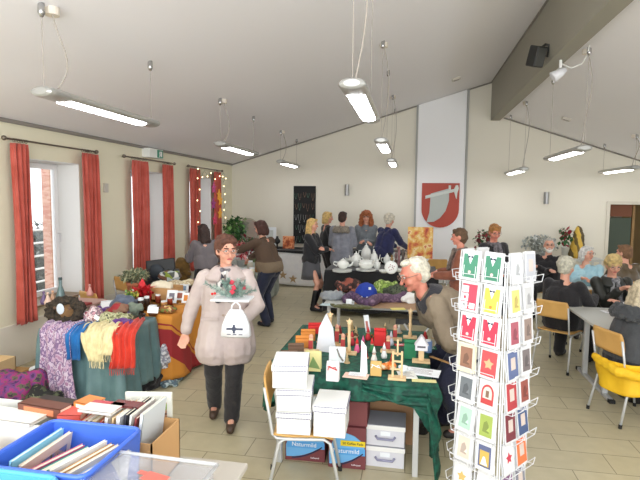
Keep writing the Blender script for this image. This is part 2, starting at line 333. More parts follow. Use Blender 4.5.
# pendant tube lamps
mchr = mat('chrome', (190, 190, 190), .25, .9); mlampb = mat('lamp_housing', (186, 186, 180), .4, .5)
mtube = mat('lamp_tube_glow', (252, 252, 255), .4, emit=LAMP_E); mwire = mat('wire_grey', (168, 160, 150), .5)
def lamp(x, y0, y1, z, label, ceil, cable_end=0):
    t = T('pendant_lamp', label, 'lamp', (x, (y0+y1)/2, z), 0, 'pendant tube lamps under the sloping ceiling'); L = (y1-y0)/2+.02
    prof = [(math.cos(a)*.095, math.sin(a)*.04 + (.0 if math.sin(a) > 0 else 0)) for a in [2*math.pi*k/20 for k in range(20)]]
    g = G(); g.prism(prof, -L+.22, L-.22, xz); g.ob('housing', mlampb, t, smooth=False)
    for s in (-1, 1):
        g = G(); g.ring([[Vector((q[0]*k, s*(L-.22+w), q[1]*k)) for q in prof] for k, w in ((1.02, 0), (1.02, .17), (.9, .2), (.6, .215))]); g.ob('end_cap', mat('lamp_end', (176, 176, 172), .3, .4), t)
        zc = ceil(x)-z
        G().tube([(0, s*(L-.05), .03), (0, s*(L-.05), zc)], .003, 6).ob('wire', mwire, t)
        G().lathe([(.012, zc-.09), (.026, zc-.06), (.022, zc+.01)], (0, s*(L-.05), 0), 12).ob('ceiling_anchor', mchr, t, smooth=True)
    g = G(); g.ring([[Vector((q[0], yy, q[1])) for q in [(-.075, -.02), (-.05, -.043), (0, -.051), (.05, -.043), (.075, -.02), (0, -.01)]] for yy in (-L+.25, L-.25)]); g.ob('diffuser', mtube, t)
    e = -1; pts = []
    for k in range(11):
        u = k/10; pts.append((.10*math.sin(u*3.1)*(.6+.4*u), e*(L-.05-.12) + .06*math.sin(u*6), .03+(zc-.03)*u))
    G().tube(pts, .006, 6).ob('power_cable', mwire, t)
    G().lathe([(.05, zc-.045), (.055, zc+.01)], (pts[-1][0], pts[-1][1], 0), 14).ob('cable_rose', mat('rose_white', (225, 215, 200), .5), t)
lamp(-2.63, 3.2, 4.76, 2.7, 'large pendant tube lamp at upper left, nearest in the left row', zL)
lamp(-2.63, 6.56, 8.1, 2.7, 'second pendant tube lamp of the left row, above the window curtains', zL)
lamp(-2.63, 9.79, 11.26, 2.7, 'farthest pendant tube lamp of the left row, near the back corner', zL)
lamp(-.41, 3.35, 4.9, 2.72, 'nearest pendant tube lamp of the middle row, seen end on', zL)
lamp(-.41, 6.54, 8.07, 2.72, 'second pendant tube lamp of the middle row, seen end on', zL)
lamp(-.41, 9.86, 11.4, 2.72, 'farthest pendant tube lamp of the middle row', zL)
lamp(2.05, 6.55, 8.14, 2.6, 'long pendant tube lamp right of the beam, largest on the right', zR)
lamp(2.05, 9.83, 11.4, 2.55, 'small pendant tube lamp just right of the shield panel', zR)
lamp(3.92, 9.78, 11.35, 2.57, 'pendant tube lamp at the right edge above the doorway', zR)
# ------------------------------------------------------------------ curtains
mrod = mat('rod_steel', (122, 112, 100), .35, .7)
mcur = mat('curtain_rust', (200, 94, 80), .85, col2=(180, 76, 60), scale=5, bump=.15, bscale=40, sheen=.3)
def curtain(parent, y0, y1, z0, z1, x=WX+.11, seed=0, folds=5):
    def f(u, v):
        z = z1+(z0-z1)*v; yc = (y0+y1)/2; w = (y1-y0)/2*(1-.08*math.sin(v*3)+.06*(v > .03))
        a = u*folds*2*math.pi + seed
        return Vector((x+.035*math.sin(a)*(.55+.45*v) + .01*math.sin(a*2.3+v*3) - (.0), yc + (u*2-1)*w + .012*math.sin(a*1.3+v*4), z + .012*math.sin(a+1)*(v > .98)))
    return G().grid(f, 60, 24).ob('curtain_panel', mcur, parent, smooth=True, solid=.004)
RODS = [(4.69, 6.24, [(4.77, 5.01), (5.93, 6.26)], 'nearest'), (6.95, 8.54, [(7.12, 7.58), (8.13, 8.46)], 'middle'), (9.16, 10.88, [(9.2, 9.62), (10.42, 10.8)], 'farthest')]
for y0, y1, cs, nm in RODS:
    t = T('curtain_rod', nm+' steel curtain rod on the left wall', 'curtain rod', (WX+.1, (y0+y1)/2, 2.57), 0, 'curtain rods over the windows')
    h = (y1-y0)/2
    G().tube([(0, -h, 0), (0, h, 0)], .011, 8).ob('rod', mrod, t)
    for s in (-1, 1):
        G().ell((0, s*(h+.02), 0), (.028, .028, .028)).ob('finial', mrod, t, smooth=True)
        G().tube([(0, s*(h-.08), 0), (-.098, s*(h-.08), 0)], .008).ob('bracket', mrod, t)
    for k, (a, b_) in enumerate(cs):
        side = 'left' if k == 0 else 'right'
        c = T('curtain', f'{side} rust-red curtain hanging at the {nm} window' + (', wound with fairy lights' if nm == 'farthest' else ''), 'curtain', (0, 0, 0), 0, 'rust-red curtains')
        curtain(c, a, b_, .5 if nm == 'nearest' else .48, 2.53, seed=k*2+a, folds=4 if b_-a < .4 else 5)
        for q in range(6):
            yy = a+.03+(b_-a-.06)*q/5; g = G()
            g.tube([(WX+.1+.017*math.cos(w), yy, 2.562+.02*math.sin(w)) for w in [2*math.pi*j/10 for j in range(11)]], .003, 5); g.ob('curtain_ring', mrod, c)
# fairy lights and stars on the farthest window
xg = WX+.17
g = G(); rnd = random.Random(5); pts = []
for k in range(24): pts.append(Vector((xg+.01*math.sin(k), 9.42-.06*math.sin(k*.7), 1.25+k*.055)))
for k in range(26): pts.append(Vector((xg+.01*math.sin(k), 9.4+k*.056, 2.54-.17*abs(math.sin(k*.5)))))
for k in range(30): pts.append(Vector((xg+.01*math.sin(k), 10.84+.05*math.sin(k*.9), 2.5-k*.045)))
t = T('light_string', 'string of warm fairy lights over the farthest curtains', 'fairy lights', (0, 0, 0))
G().tube(pts, .003, 5).ob('cord', mat('cord_green', (90, 120, 80), .6), t)
for k in range(0, len(pts), 4):
    G().ell(pts[k]+Vector((.012, 0, -.012)), (.012, .012, .014), 8, 6).ob('bulb', mat('bulb_glow', (255, 224, 170), .4, emit=4), t)
def star5(r, r2): return [((r if k % 2 == 0 else r2)*math.sin(math.pi*k/5), (r if k % 2 == 0 else r2)*math.cos(math.pi*k/5)) for k in range(10)]
yzm = Matrix(((0, 0, 1), (1, 0, 0), (0, 1, 0)))
for k, (yy, zz, c, nm) in enumerate([(10.25, 2.17, (176, 70, 120), 'pink'), (10.55, 2.02, (224, 160, 60), 'gold'), (10.22, 1.82, (150, 60, 120), 'purple'), (10.6, 1.6, (222, 150, 60), 'gold'), (10.3, 1.48, (190, 60, 90), 'crimson'), (10.62, 1.9, (230, 170, 70), 'gold')]):
    tag(G().prism(star5(.13, .055), -.012, .012, yzm).ob('paper_star', mat('star_'+nm, c, .6, emit=.15), loc=(WX+.165, yy, zz)), f'{nm} paper star on the farthest right curtain, ' + ['topmost', 'second from the top on the right', 'in the middle on the left', 'below the other gold stars', 'lowest on the left', 'third from the top on the right'][k], 'star', 'paper stars by the far window')
# ------------------------------------------------------------------ people
mskin = mat('skin', (226, 172, 146), .55, col2=(214, 152, 128), scale=14)
mskin2 = mat('skin_rosy', (222, 150, 126), .55, col2=(206, 128, 108), scale=14)
meye = mat('eye_dark', (50, 42, 40), .3); meyew = mat('eye_white', (235, 230, 225), .3); mlip = mat('lip', (180, 92, 88), .5)
mglass = mat('spectacle_metal', (150, 130, 120), .3, .7)
V = Vector
def ik(a, c, l1, l2, hint):
    d = c-a; L = d.length
    if L > (l1+l2)*.995: c = a+d*((l1+l2)*.995/L); d = c-a; L = d.length
    x = (l1*l1-l2*l2+L*L)/(2*L); h = math.sqrt(max(0, l1*l1-x*x)); u = d/L
    p = (hint-u*hint.dot(u)); p = p.normalized() if p.length > 1e-4 else V((0, 0, 1))
    return a+u*x+p*h, c
def cap(g, p0, p1, r0, r1=None, n=14):
    r1 = r0 if r1 is None else r1; p0 = V(p0); p1 = V(p1); d = p1-p0; L = d.length
    if L < 1e-5: g.ell(p0, (r0,)*3); return
    u = d/L; pts = []; rr = []
    for k in range(5):
        a = math.pi/2*(k/4); pts.append(p0-u*r0*math.cos(a)); rr.append(max(1e-4, r0*math.sin(a)))
    for k in range(5):
        a = math.pi/2*(1-k/4); pts.append(p1+u*r1*math.cos(a)); rr.append(max(1e-4, r1*math.sin(a)))
    g.tube(pts, rr, n)
def person(label, loc, face, h=1.65, ph=None, lean=0, side=0, twist=0, head=(0, 0), hands=None, feet=None, fat=1.0, top=None, hem=None, flare=0, skirt=None, trousers=None, shoes=(40, 36, 34), boots=0,
           hair=('short', (90, 60, 40)), glasses=False, voxel=.011, collar=None, scarf=None, skin=None, detail=False, beard=None, group=None, elbow=None, wr=.006, hood=None, hsc=1.0, drop=0):
    s = h/1.7; skin = skin or mskin
    root = T('person', label, 'person', loc, math.atan2(-face[0], face[1]), group)
    sit = ph is not None
    P = V((0, -math.sin(lean)*.18 if not sit else 0, ph if sit else .93*s*(1-.12*max(0, lean))))
    t = V((math.sin(side), math.sin(lean), math.cos(lean)*math.cos(side))).normalized()
    tw = Matrix.Rotation(twist, 3, 'Z'); X = tw @ V((1, 0, 0)); X = (X - t*X.dot(t)).normalized(); Fw = t.cross(X)*1.0; Fw = V((0, 0, 0)) - X.cross(t)*-1
    Fw = t.cross(X)
    if Fw.y < 0: Fw = -Fw
    chest = P+t*.30*s; neck = P+t*.50*s
    ht = (t*.45+V((0, 0, 1))*.55).normalized(); hy, hp = head
    HR = Matrix.Rotation(hy, 3, 'Z') @ Matrix.Rotation(-hp, 3, 'X')   # head turn (left +) and nod (down +)
    hu = (ht*.6 + (HR @ V((0, 0, 1)))*.4).normalized()
    hc = neck+hu*.165*s + (HR @ V((0, .015, 0)))
    sh = [P+t*(.44-drop)*s + X*sx*.165*s*(.6+.4*fat) for sx in (-1, 1)]
    hands = hands or (V((-.24, .05, .72*s)), V((.24, .05, .72*s)))
    hands = [V(q) for q in hands]
    feet = feet or (V((-.1, .02, 0)), V((.1, .02, 0)))
    feet = [V(q) for q in feet]
    arms = []
    for i, sx in enumerate((-1, 1)):
        hint = V((sx*.3, -.5, -.9)) if not elbow else V(elbow[i])
        wrist = hands[i]; e, w = ik(sh[i], wrist, .29*s, .255*s, hint); arms.append((sh[i], e, w))
    legs = []
    for i, sx in enumerate((-1, 1)):
        hip = P+X*sx*.088*s + V((0, 0, -.02)); an = feet[i]+V((0, 0, .085*s if not boots else .1))
        k, an = ik(hip, an, .43*s, .42*s, V((sx*.12, 1, .25))); legs.append((hip, k, an))
    dk = lambda c: tuple(c)
    # body, one continuous skin
    g = G()
    for sx in (-1, 1):
        cap(g, P+X*sx*.06*s, chest+X*sx*.06*s, .105*s*fat, .1*s*fat); cap(g, chest+X*sx*.06*s, P+t*.42*s+X*sx*.09*s, .1*s*fat, .07*s)
    cap(g, P+t*.4*s, neck, .085*s, .056*s); cap(g, neck, hc+HR @ V((0, -.02*s, -.03*s)), .052*s, .05*s)
    hs = s*hsc
    g.ell(hc+HR @ V((0, -.008, .018))*hs, V((.074, .094, .098))*hs, 20, 14, R=HR); g.ell(hc+HR @ V((0, .012, -.04))*hs, V((.057, .07, .072))*hs, 16, 12, R=HR)
    g.ell(hc+HR @ V((0, .062, -.088))*hs, V((.024, .022, .02))*hs, R=HR)
    cap(g, hc+HR @ V((0, .086, .012))*hs, hc+HR @ V((0, .106, -.028))*hs, .008*hs, .0145*hs)
    for sx in (-1, 1):
        g.ell(hc+HR @ V((sx*.076, -.008, -.008))*hs, V((.011, .02, .033))*hs, R=HR); g.ell(hc+HR @ V((sx*.036, .055, -.03))*hs, V((.026, .026, .026))*hs, R=HR)
        g.ell(hc+HR @ V((sx*.03, .078, .03))*hs, V((.026, .014, .01))*hs, R=HR)
    for i, (a, e, w) in enumerate(arms):
        sx = (-1, 1)[i]
        cap(g, a, e, .05*s, .04*s); cap(g, e, w, .04*s, .028*s)
        d = (w-e).normalized(); d = (d*.75+V((0, .1, -.15))).normalized()
        q = d.cross(V((0, 0, 1)) if abs(d.z) < .8 else V((0, 1, 0))).normalized()     # across the knuckles
        nrm = q.cross(d)
        if nrm.z > 0 and abs(d.z) < .8: nrm = -nrm                                     # palm side
        cap(g, w, w+d*.04*s, .028*s, .026*s)
        for k in (-1, 0, 1): cap(g, w+d*.035*s+q*k*.012*s, w+d*.085*s+q*k*.024*s, .017*s, .014*s)
        for k, L in zip((-1.5, -.5, .5, 1.5), (.07, .08, .076, .06)):
            b0 = w+d*.085*s+q*k*.0195*s; b1 = b0+d*L*.5*s+q*k*.003+nrm*.008; b2 = b1+(d*.6+nrm*.8).normalized()*L*.5*s
            cap(g, b0, b1, .0105*s, .0095*s); cap(g, b1, b2, .0095*s, .008*s)
        th = q*(-sx)*(1 if (q*(-sx)).dot(X)*sx < 0 else -1)
        cap(g, w+d*.025*s+th*.02*s, w+d*.065*s+th*.048*s+nrm*.01, .013*s, .011*s); cap(g, w+d*.065*s+th*.048*s+nrm*.01, w+d*.1*s+th*.045*s+nrm*.03, .011*s, .009*s)
    for i, (hp_, k, an) in enumerate(legs):
        cap(g, hp_, k, .078*s*fat, .053*s); cap(g, k+V((0, -.012, -.06*s))*1, k*.6+an*.4+V((0, -.015, 0)), .05*s, .05*s); cap(g, k, an, .05*s, .034*s); cap(g, an, feet[i]+V((0, .13, .035)), .034*s, .028*s)
    remeshed('body', g, voxel*.8 if detail else voxel, skin, root, smooth=2)
    # face
    for sx in (-1, 1):
        g = G(); g.ell(hc+HR @ V((sx*.031, .083, .012))*hs, V((.0135, .007, .0085))*hs, R=HR); ob_e = g.ob('eye', meyew if detail else meye, root, smooth=True)
        if detail: G().ell(hc+HR @ V((sx*.031, .088, .012))*hs, V((.006, .004, .006))*hs, R=HR).ob('iris', meye, ob_e, smooth=True)
        g = G(); cap(g, hc+HR @ V((sx*.016, .094, .034))*hs, hc+HR @ V((sx*.046, .084, .036))*hs, .0045*hs); g.ob('eyebrow', mat('brow_%d' % hash(hair[1]), tuple(int(v*.75) for v in hair[1]), .9), root)
    g = G(); g.ell(hc+HR @ V((0, .083, -.056))*hs, V((.022, .008, .0065))*hs, R=HR); g.ob('mouth', mlip, root, smooth=True)
    if glasses:
        g = G()
        for sx in (-1, 1):
            g.tube([hc+HR @ V((sx*.033+.022*math.cos(a), .105, .01+.017*math.sin(a)))*hs for a in [2*math.pi*k/14 for k in range(15)]], .0022, 5)
            g.tube([hc+HR @ V((sx*.054, .103, .016))*hs, hc+HR @ V((sx*.08, .06, .018))*hs, hc+HR @ V((sx*.082, -.01, .012))*hs], .0022, 5)
        g.tube([hc+HR @ V((-.011, .108, .012))*hs, hc+HR @ V((.011, .108, .012))*hs], .002, 5); g.ob('glasses', mglass, root)
    # hair
    st, hcol = hair; g = G(); q = lambda *a: hc+HR @ V(a)*hs
    nz, nsc = .008, 22
    c2 = tuple(max(0, int(v*.8)) for v in hcol); hm = mat('hair_%d_%d_%d' % hcol, hcol, .75, col2=c2, scale=30, bump=.5, bscale=90)
    if st in ('short', 'bob', 'long', 'curly', 'fluffy', 'puffy'):
        g.ell(q(0, -.02, .034), V((.084, .1, .092))*hs, 20, 14, R=HR); g.ell(q(0, -.045, -.01), V((.08, .072, .09))*hs, 18, 12, R=HR)
        cap(g, q(-.045, .05, .09), q(.045, .05, .085), .026*hs, .026*hs)
    if st == 'fluffy': g.ell(q(0, -.025, .04), V((.097, .112, .1))*hs, 20, 14, R=HR); nz = .014; nsc = 30
    if st == 'puffy': g.ell(q(0, -.035, .045), V((.092, .1, .088))*hs, 20, 14, R=HR); g.ell(q(0, -.04, .0), V((.09, .07, .09))*hs, 18, 12, R=HR); nz = .012; nsc = 28
    if st == 'bob':
        for sx in (-1, 1): cap(g, q(sx*.068, -.01, .03), q(sx*.076, -.02, -.09), .028*hs, .03*hs)
        cap(g, q(-.04, -.07, 0), q(-.04, -.075, -.1), .045*hs, .04*hs); cap(g, q(.04, -.07, 0), q(.04, -.075, -.1), .045*hs, .04*hs)
    if st in ('long', 'curly'):
        e = .02 if st == 'curly' else 0
        for sx in (-1, 1): cap(g, q(sx*(.07+e/2), -.01, .04), q(sx*(.085+e), -.01, -.17), (.028+e)*hs, (.034+e)*hs)
        for sx in (-1, 0, 1): cap(g, q(sx*.05, -.065, 0), q(sx*.06, -.08, -.2), .045*hs, (.035+e)*hs)
        if st == 'curly': g.ell(q(0, -.03, .04), V((.115, .12, .1))*hs, 20, 14, R=HR); nz = .022; nsc = 26
    if st == 'receding':
        g.ell(q(0, -.035, .035), V((.083, .092, .088))*hs, 20, 14, R=HR); g.ell(q(0, -.045, -.01), V((.085, .068, .07))*hs, 18, 12, R=HR); g.ell(q(0, .03, .1), V((.05, .04, .022))*hs, 14, 8, R=HR); nz = .01
    if st != 'none': remeshed('hair', g, .0075 if detail else .011, hm, root, smooth=1, noisy=nz, nscale=nsc)
    if beard:
        g = G(); g.ell(q(0, .062, -.088), V((.045, .03, .035))*hs, R=HR); g.ell(q(0, .09, -.045), V((.028, .012, .008))*hs, R=HR)
        for sx in (-1, 1): cap(g, q(sx*.058, .01, -.04), q(sx*.03, .06, -.085), .018*hs, .02*hs)
        remeshed('beard', g, .007, mat('beard', beard, .9), root, smooth=1, noisy=.004, nscale=40)
    # trousers / skirt
    if trousers:
        g = G(); R0 = .022
        for sx in (-1, 1): cap(g, P+X*sx*.065*s+V((0, 0, -.0)), P+t*.13*s+X*sx*.06*s, (.112*fat)*s+R0*.6, .1*s*fat+R0)
        for i, (hp_, k, an) in enumerate(legs):
            cap(g, hp_, k, .085*s*fat+R0*.8, .062*s+R0); cap(g, k, an+V((0, 0, -.005)), .06*s+R0, .056*s+R0*.6)
        remeshed('trousers', g, .011, trousers, root, smooth=2, noisy=.006, nscale=9)
    if skirt:
        m_, z_ = skirt; g = G(); 
        rings = []
        for u in (0, .3, .7, 1, 1.0):
            c = P+t*.1*s*(1-u)+V((0, 0, (z_-P.z)*u)); w = .15*fat+.05*u
            rings.append([c+V((w*1.12*math.cos(a), (w*.85)*math.sin(a), 0))*(1 if len(rings) < 4 else .9) if len(rings) < 4 else c+V((w*1.0*math.cos(a), (w*.75)*math.sin(a), .02)) for a in [2*math.pi*k/28 for k in range(28)]])
        g.ring(rings); g.ob('skirt', m_, root, smooth=True)
    # upper garment
    if top:
        g = G(); R0 = .02
        for sx in (-1, 1):
            cap(g, P+t*.02+X*sx*.062*s, chest+X*sx*.062*s, .108*s*fat+R0, .102*s*fat+R0); cap(g, chest+X*sx*.06*s, P+t*.41*s+X*sx*.1*s, .1*s*fat+R0, .062*s+R0)
        cap(g, P+t*.41*s, P+t*.475*s, .085*s, .064*s)
        for i, (a, e, w) in enumerate(arms):
            cap(g, a, e, .052*s+R0, .046*s+R0); cap(g, e, e+(w-e)*.93, .044*s+R0, .034*s+R0*.9)
        if hem is not None:
            bot = V((P.x, P.y*.6, hem)) if not sit else P+V((0, 0, -.02)); rr = .13*s*fat+R0+flare
            for sx in (-1, 1):
                for sy in (-.03, .03): cap(g, P+X*sx*.06*s+V((0, sy, .02)), bot+V((sx*.08, sy*(2 if detail else 1)+(.02 if detail else 0), .11)), .115*s*fat+R0, min(.11+flare, .14)*fat)
            g2 = []
        o = remeshed('coat' if hem is not None and not sit else 'top', g, .009 if detail else .011, top, root, smooth=2, noisy=wr, nscale=9)
        if hem is not None and not sit:      # straight lower hem
            bm = bmesh.new(); bm.from_mesh(o.data)
            for v in bm.verts:
                if v.co.z < hem: v.co.z = hem + .004*math.sin(v.co.x*40)
            bm.to_mesh(o.data); bm.free()
    if collar:
        g = G(); c = P+t*.47*s
        for k in range(28):
            a = math.pi/2+math.radians(22)+math.radians(316)*k/27
            p = c+X*.09*s*math.cos(a)+Fw*.085*s*math.sin(a); p2 = p+ (X*math.cos(a)+Fw*math.sin(a))*(.075 if detail and lean < .3 else .045)+t*-.045
            cap(g, p+t*.03, p2, .02 if lean < .5 else .012, .026 if lean < .5 else .014)
        remeshed('collar', g, .009, collar, root, smooth=6)
    if hood:
        g = G(); c = P+t*.42*s-Fw*.1*s
        for k in range(9):
            a = math.pi+math.pi*k/8; cap(g, c+X*.12*math.cos(a)+Fw*.08*math.sin(a)+t*.06, c+X*.13*math.cos(a)+Fw*.1*math.sin(a), .035, .04)
        remeshed('hood', g, .012, hood, root, smooth=1, noisy=.02, nscale=30)
    if scarf:
        g = G(); c = P+t*.49*s; pts = []
        for k in range(15):
            a = 2*math.pi*k/14; pts.append(c+X*.075*s*math.cos(a)+Fw*.07*s*math.sin(a)+t*(-.012*math.sin(a)))
        for a, b_ in zip(pts, pts[1:]): cap(g, a, b_, .026, .026)
        for sx in (-1, 1): cap(g, c+Fw*.09*s+X*sx*.03, P+t*.25*s+Fw*(.125*s*fat+.03)+X*sx*.05, .026, .03)
        remeshed('scarf', g, .01, scarf, root, smooth=2, noisy=.006, nscale=20)
    # shoes
    for i, (hp_, k, an) in enumerate(legs):
        f = feet[i]; g = G()
        cap(g, f+V((0, -.03, .045)), f+V((0, .04, .045)), .042, .045); cap(g, f+V((0, .04, .036)), f+V((0, .14, .033)), .044, .034); cap(g, f+V((0, -.03, .04)), an+V((0, 0, .02)), .04, .045)
        if boots: cap(g, an+V((0, -.01, 0)), an*.35+k*.65, .048, .058)
        o = remeshed('boot' if boots else 'shoe', g, .01, mat('shoe_%d_%d_%d' % shoes, shoes, .5), root, smooth=2)
        for v in o.data.vertices:
            if v.co.z < f.z+.004: v.co.z = f.z+.004
    return root, dict(hc=hc, neck=neck, P=P, t=t, X=X, F=Fw, arms=arms, HR=HR)
mfab = lambda k, c, c2=None, **kw: mat(k, c, .85, col2=c2, scale=kw.pop('scale', 12), bump=kw.pop('bump', .3), bscale=kw.pop('bscale', 60), sheen=.2, **kw)
mblack = mfab('black_cloth', (30, 29, 32)); mdenim = mfab('dark_denim', (34, 42, 66), (26, 32, 54)); mgreyk = mfab('grey_knit', (128, 134, 138), (108, 114, 120)); mnavy = mfab('navy_knit', (40, 44, 88), (30, 34, 72))
mcoat = mat('quilted_coat', (196, 182, 176), .6, col2=(186, 170, 166), scale=7, bump=.25, bscale=18)
# the woman walking towards the camera with the fir arrangement
wl = person('woman in long light beige coat carrying a fir arrangement and small bag', (-1.56, 4.02, 0), (.30, -1), h=1.61, lean=.03, head=(.38, .12), fat=1.28,
    hands=((.20, .33, .99), (-.33, .06, .80)) if 0 else ((-.17, .30, .97), (.36, -.02, .77)), elbow=((-.7, -.6, -.5), (.8, -.5, 0)),
    feet=((-.05, .14, 0), (.12, -.14, 0)), top=mcoat, hem=.56, flare=.035, trousers=mfab('black_trousers', (40, 38, 40)), shoes=(74, 56, 44),
    hair=('puffy', (104, 64, 48)), glasses=True, detail=True, collar=mcoat, hsc=1.1, drop=.02, scarf=multi('scarf_check', [(220, 216, 210), (60, 58, 66), (190, 186, 182), (110, 106, 110)], 24, .8, 'vor'), wr=.009)
root, J = wl
g = G()
for k in range(5):
    z = 1.28-.15*k; g.ell(J['P']*0+V((0, J['P'].y+.0, 0))+V((0.01, .2, z)), (.011, .006, .011), 10, 6)
g.ob('coat_button', mat('button_beige', (170, 150, 135), .3), root)
g = G(); g.box((-.1, .198, .95), (.13, .012, .02)); g.box((.12, .198, .95), (.13, .012, .02)); g.ob('pocket_flap', mat('quilted_coat'), root)
# dark-haired woman stooping behind the dark red table
person('dark-haired woman in grey top stooping behind the dark red table', (-3.2, 7.35, 0), (-.6, .8), h=1.56, lean=.25, head=(.2, .2), top=mfab('taupe_grey', (112, 106, 108)), hem=.85, trousers=mblack, hair=('long', (62, 44, 38)), hands=((-.2, .35, 1.0), (.2, .3, 1.0)))
# woman in the brown cardigan
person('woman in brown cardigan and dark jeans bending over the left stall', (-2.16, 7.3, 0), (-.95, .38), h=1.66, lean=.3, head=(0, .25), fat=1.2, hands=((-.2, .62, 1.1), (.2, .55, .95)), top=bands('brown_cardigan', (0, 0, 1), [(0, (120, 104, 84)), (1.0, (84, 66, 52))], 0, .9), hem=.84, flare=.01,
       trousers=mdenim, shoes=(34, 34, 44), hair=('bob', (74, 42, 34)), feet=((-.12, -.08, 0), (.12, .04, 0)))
# the group before the back wall
person('blonde woman in black blazer, grey skirt and black boots', (-1.70, 8.45, 0), (1, -.25), h=1.6, head=(0, .05), hands=((.12, .24, 1.12), (-.1, .26, 1.08)), elbow=((-.6, .1, -1), (.6, .1, -1)), top=mfab('black_blazer', (28, 28, 32)), hem=.8, skirt=(mfab('grey_skirt', (84, 84, 88)), .56), boots=1, shoes=(24, 24, 26), hair=('long', (222, 186, 116)), feet=((-.1, .02, 0), (.1, .1, 0)))
person('blonde woman in black clothes behind the woman in the blazer', (-1.68, 9.9, 0), (.8, .4), h=1.68, head=(-.2, .1), top=mblack, trousers=mblack, hair=('bob', (226, 190, 120)), hands=((-.15, .28, 1.1), (.15, .3, 1.05)))
person('person in grey jacket with fur-trimmed hood, seen from behind', (-1.30, 9.45, 0), (.1, 1), h=1.70, head=(0, .1), fat=1.15, top=mfab('grey_jacket', (138, 140, 148), (122, 124, 134)), hem=.66, flare=.02, trousers=mblack, hair=('short', (66, 44, 36)), hood=mfab('fur_trim', (150, 140, 124), (110, 100, 88), scale=60), hands=((-.18, .3, 1.1), (.18, .3, 1.1)))
person('woman with long curly red hair in grey jumper behind the china', (-.90, 10.1, 0), (.05, -1), h=1.7, head=(0, .05), top=mgreyk, hem=.86, trousers=mblack, hair=('curly', (172, 98, 56)), glasses=True, hands=((.02, .24, 1.12), (-.04, .24, 1.1)))
person('white-haired person in navy jumper bending towards the stall', (-.50, 9.75, 0), (.6, .75), h=1.72, lean=.3, head=(0, .2), fat=1.15, top=mnavy, hem=.84, trousers=mblack, hair=('fluffy', (228, 220, 200)), hands=((-.15, .5, 1.0), (.15, .5, 1.0)))
# old man leaning over the craft table
om = person('old white-haired man with glasses and olive jacket leaning over the crafts', (.40, 4.17, 0), (-.93, -.2), h=1.82, lean=.97, head=(.15, .35), fat=1.5, hands=((-.24, -.02, .8), (.24, -.05, .8)), hsc=1.08, top=mat('olive_jacket', (138, 124, 104), .8, col2=(122, 108, 90), scale=6, bump=.3, bscale=20), hem=.74, flare=.02,
       trousers=mfab('navy_trousers', (36, 38, 62)), hair=('receding', (232, 226, 206)), glasses=True, skin=mskin2, detail=True, collar=mfab('jacket_collar_dark', (44, 44, 50)), feet=((-.1, -.05, 0), (.12, .05, 0)), wr=.012)
# right half
person('brown-haired woman in rust coat with long taupe scarf', (.66, 6.5, 0), (-.9, .1), h=1.6, lean=.1, head=(0, .1), fat=1.15, top=mfab('rust_coat', (146, 88, 64), (126, 72, 52)), hem=.7, trousers=mblack, hair=('short', (106, 80, 58)), scarf=mfab('taupe_scarf', (138, 124, 112), (92, 80, 74), scale=20), hands=((-.18, .32, 1.0), (.2, .3, 1.0)), skin=mskin2)
person('woman with short ginger hair and black jacket standing behind the card stand', (1.14, 7.2, 0), (.45, -1), h=1.62, head=(-.25, .3), top=mfab('black_jacket', (34, 33, 36)), hem=.8, trousers=mblack, hair=('short', (176, 122, 66)), glasses=True, scarf=mfab('grey_scarf', (120, 116, 120), (70, 66, 70), scale=30), hands=((-.15, .28, 1.0), (.15, .3, 1.02)), skin=mskin2)
SIT = dict(ph=.53)
sf = ((-.11, .46, 0), (.11, .46, 0))
person('seated bearded man with glasses and black jacket near the back wall', (2.3, 8.9, 0), (-.45, -.9), h=1.72, lean=-.05, head=(.3, -.05), fat=1.2, top=mblack, trousers=mblack, hair=('receding', (206, 200, 192)), beard=(226, 222, 214), glasses=True, hands=((.1, .26, .86), (-.1, .28, .82)), feet=sf, **SIT)
person('seated white-haired woman in black, seen from behind on the wooden chair', (1.78, 6.22, 0), (.62, .78), h=1.66, lean=.12, head=(-.25, .1), fat=1.25, top=mfab('black_jumper', (32, 30, 33)), trousers=mblack, hair=('fluffy', (214, 210, 190)), hands=((-.2, .4, .82), (.22, .42, .8)), feet=((-.15, .36, 0), (.2, .4, 0)), **SIT)
person('seated white-haired woman in pale blue cardigan', (2.6, 8.0, 0), (-.25, -1), h=1.64, lean=.05, head=(.75, 0), fat=1.25, top=mfab('pale_blue_knit', (168, 204, 214), (150, 190, 204)), trousers=mdenim, hair=('bob', (222, 220, 214)), glasses=True, hands=((-.07, .38, .82), (.07, .36, .84)), feet=sf, **SIT)
person('seated woman with short blonde hair and black leather jacket', (2.44, 6.62, 0), (.1, -1), h=1.68, lean=.08, head=(-.15, .3), fat=1.25, top=mat('leather_black', (40, 42, 38), .35, bump=.3, bscale=14), trousers=mblack, hair=('fluffy', (214, 186, 124)), glasses=True, collar=mat('leather_black'), scarf=mfab('grey_pattern_scarf', (170, 170, 172), (96, 98, 104), scale=30), hands=((-.05, .34, .92), (.05, .33, .92)), feet=sf, **SIT)
person('seated brown-haired person in brown leather jacket facing away by the doorway', (3.15, 7.95, 0), (-.3, .95), h=1.72, lean=.1, head=(.4, 0), fat=1.2, top=mat('leather_brown', (92, 78, 58), .4, bump=.3, bscale=14), trousers=mblack, hair=('short', (134, 98, 68)), hands=((-.15, .4, .8), (.15, .4, .8)), feet=sf, **SIT)
person('seated blond person in black and white checked shirt at the right edge', (2.80, 5.72, 0), (-.95, .1), h=1.6, lean=.5, head=(0, .1), top=multi('checked_shirt', [(226, 222, 218), (60, 58, 64), (200, 180, 180), (120, 116, 122)], 16, .8, 'vor'), trousers=mdenim, hair=('bob', (214, 176, 116)), hands=((-.2, .5, .82), (.2, .5, .82)), feet=sf, **SIT)
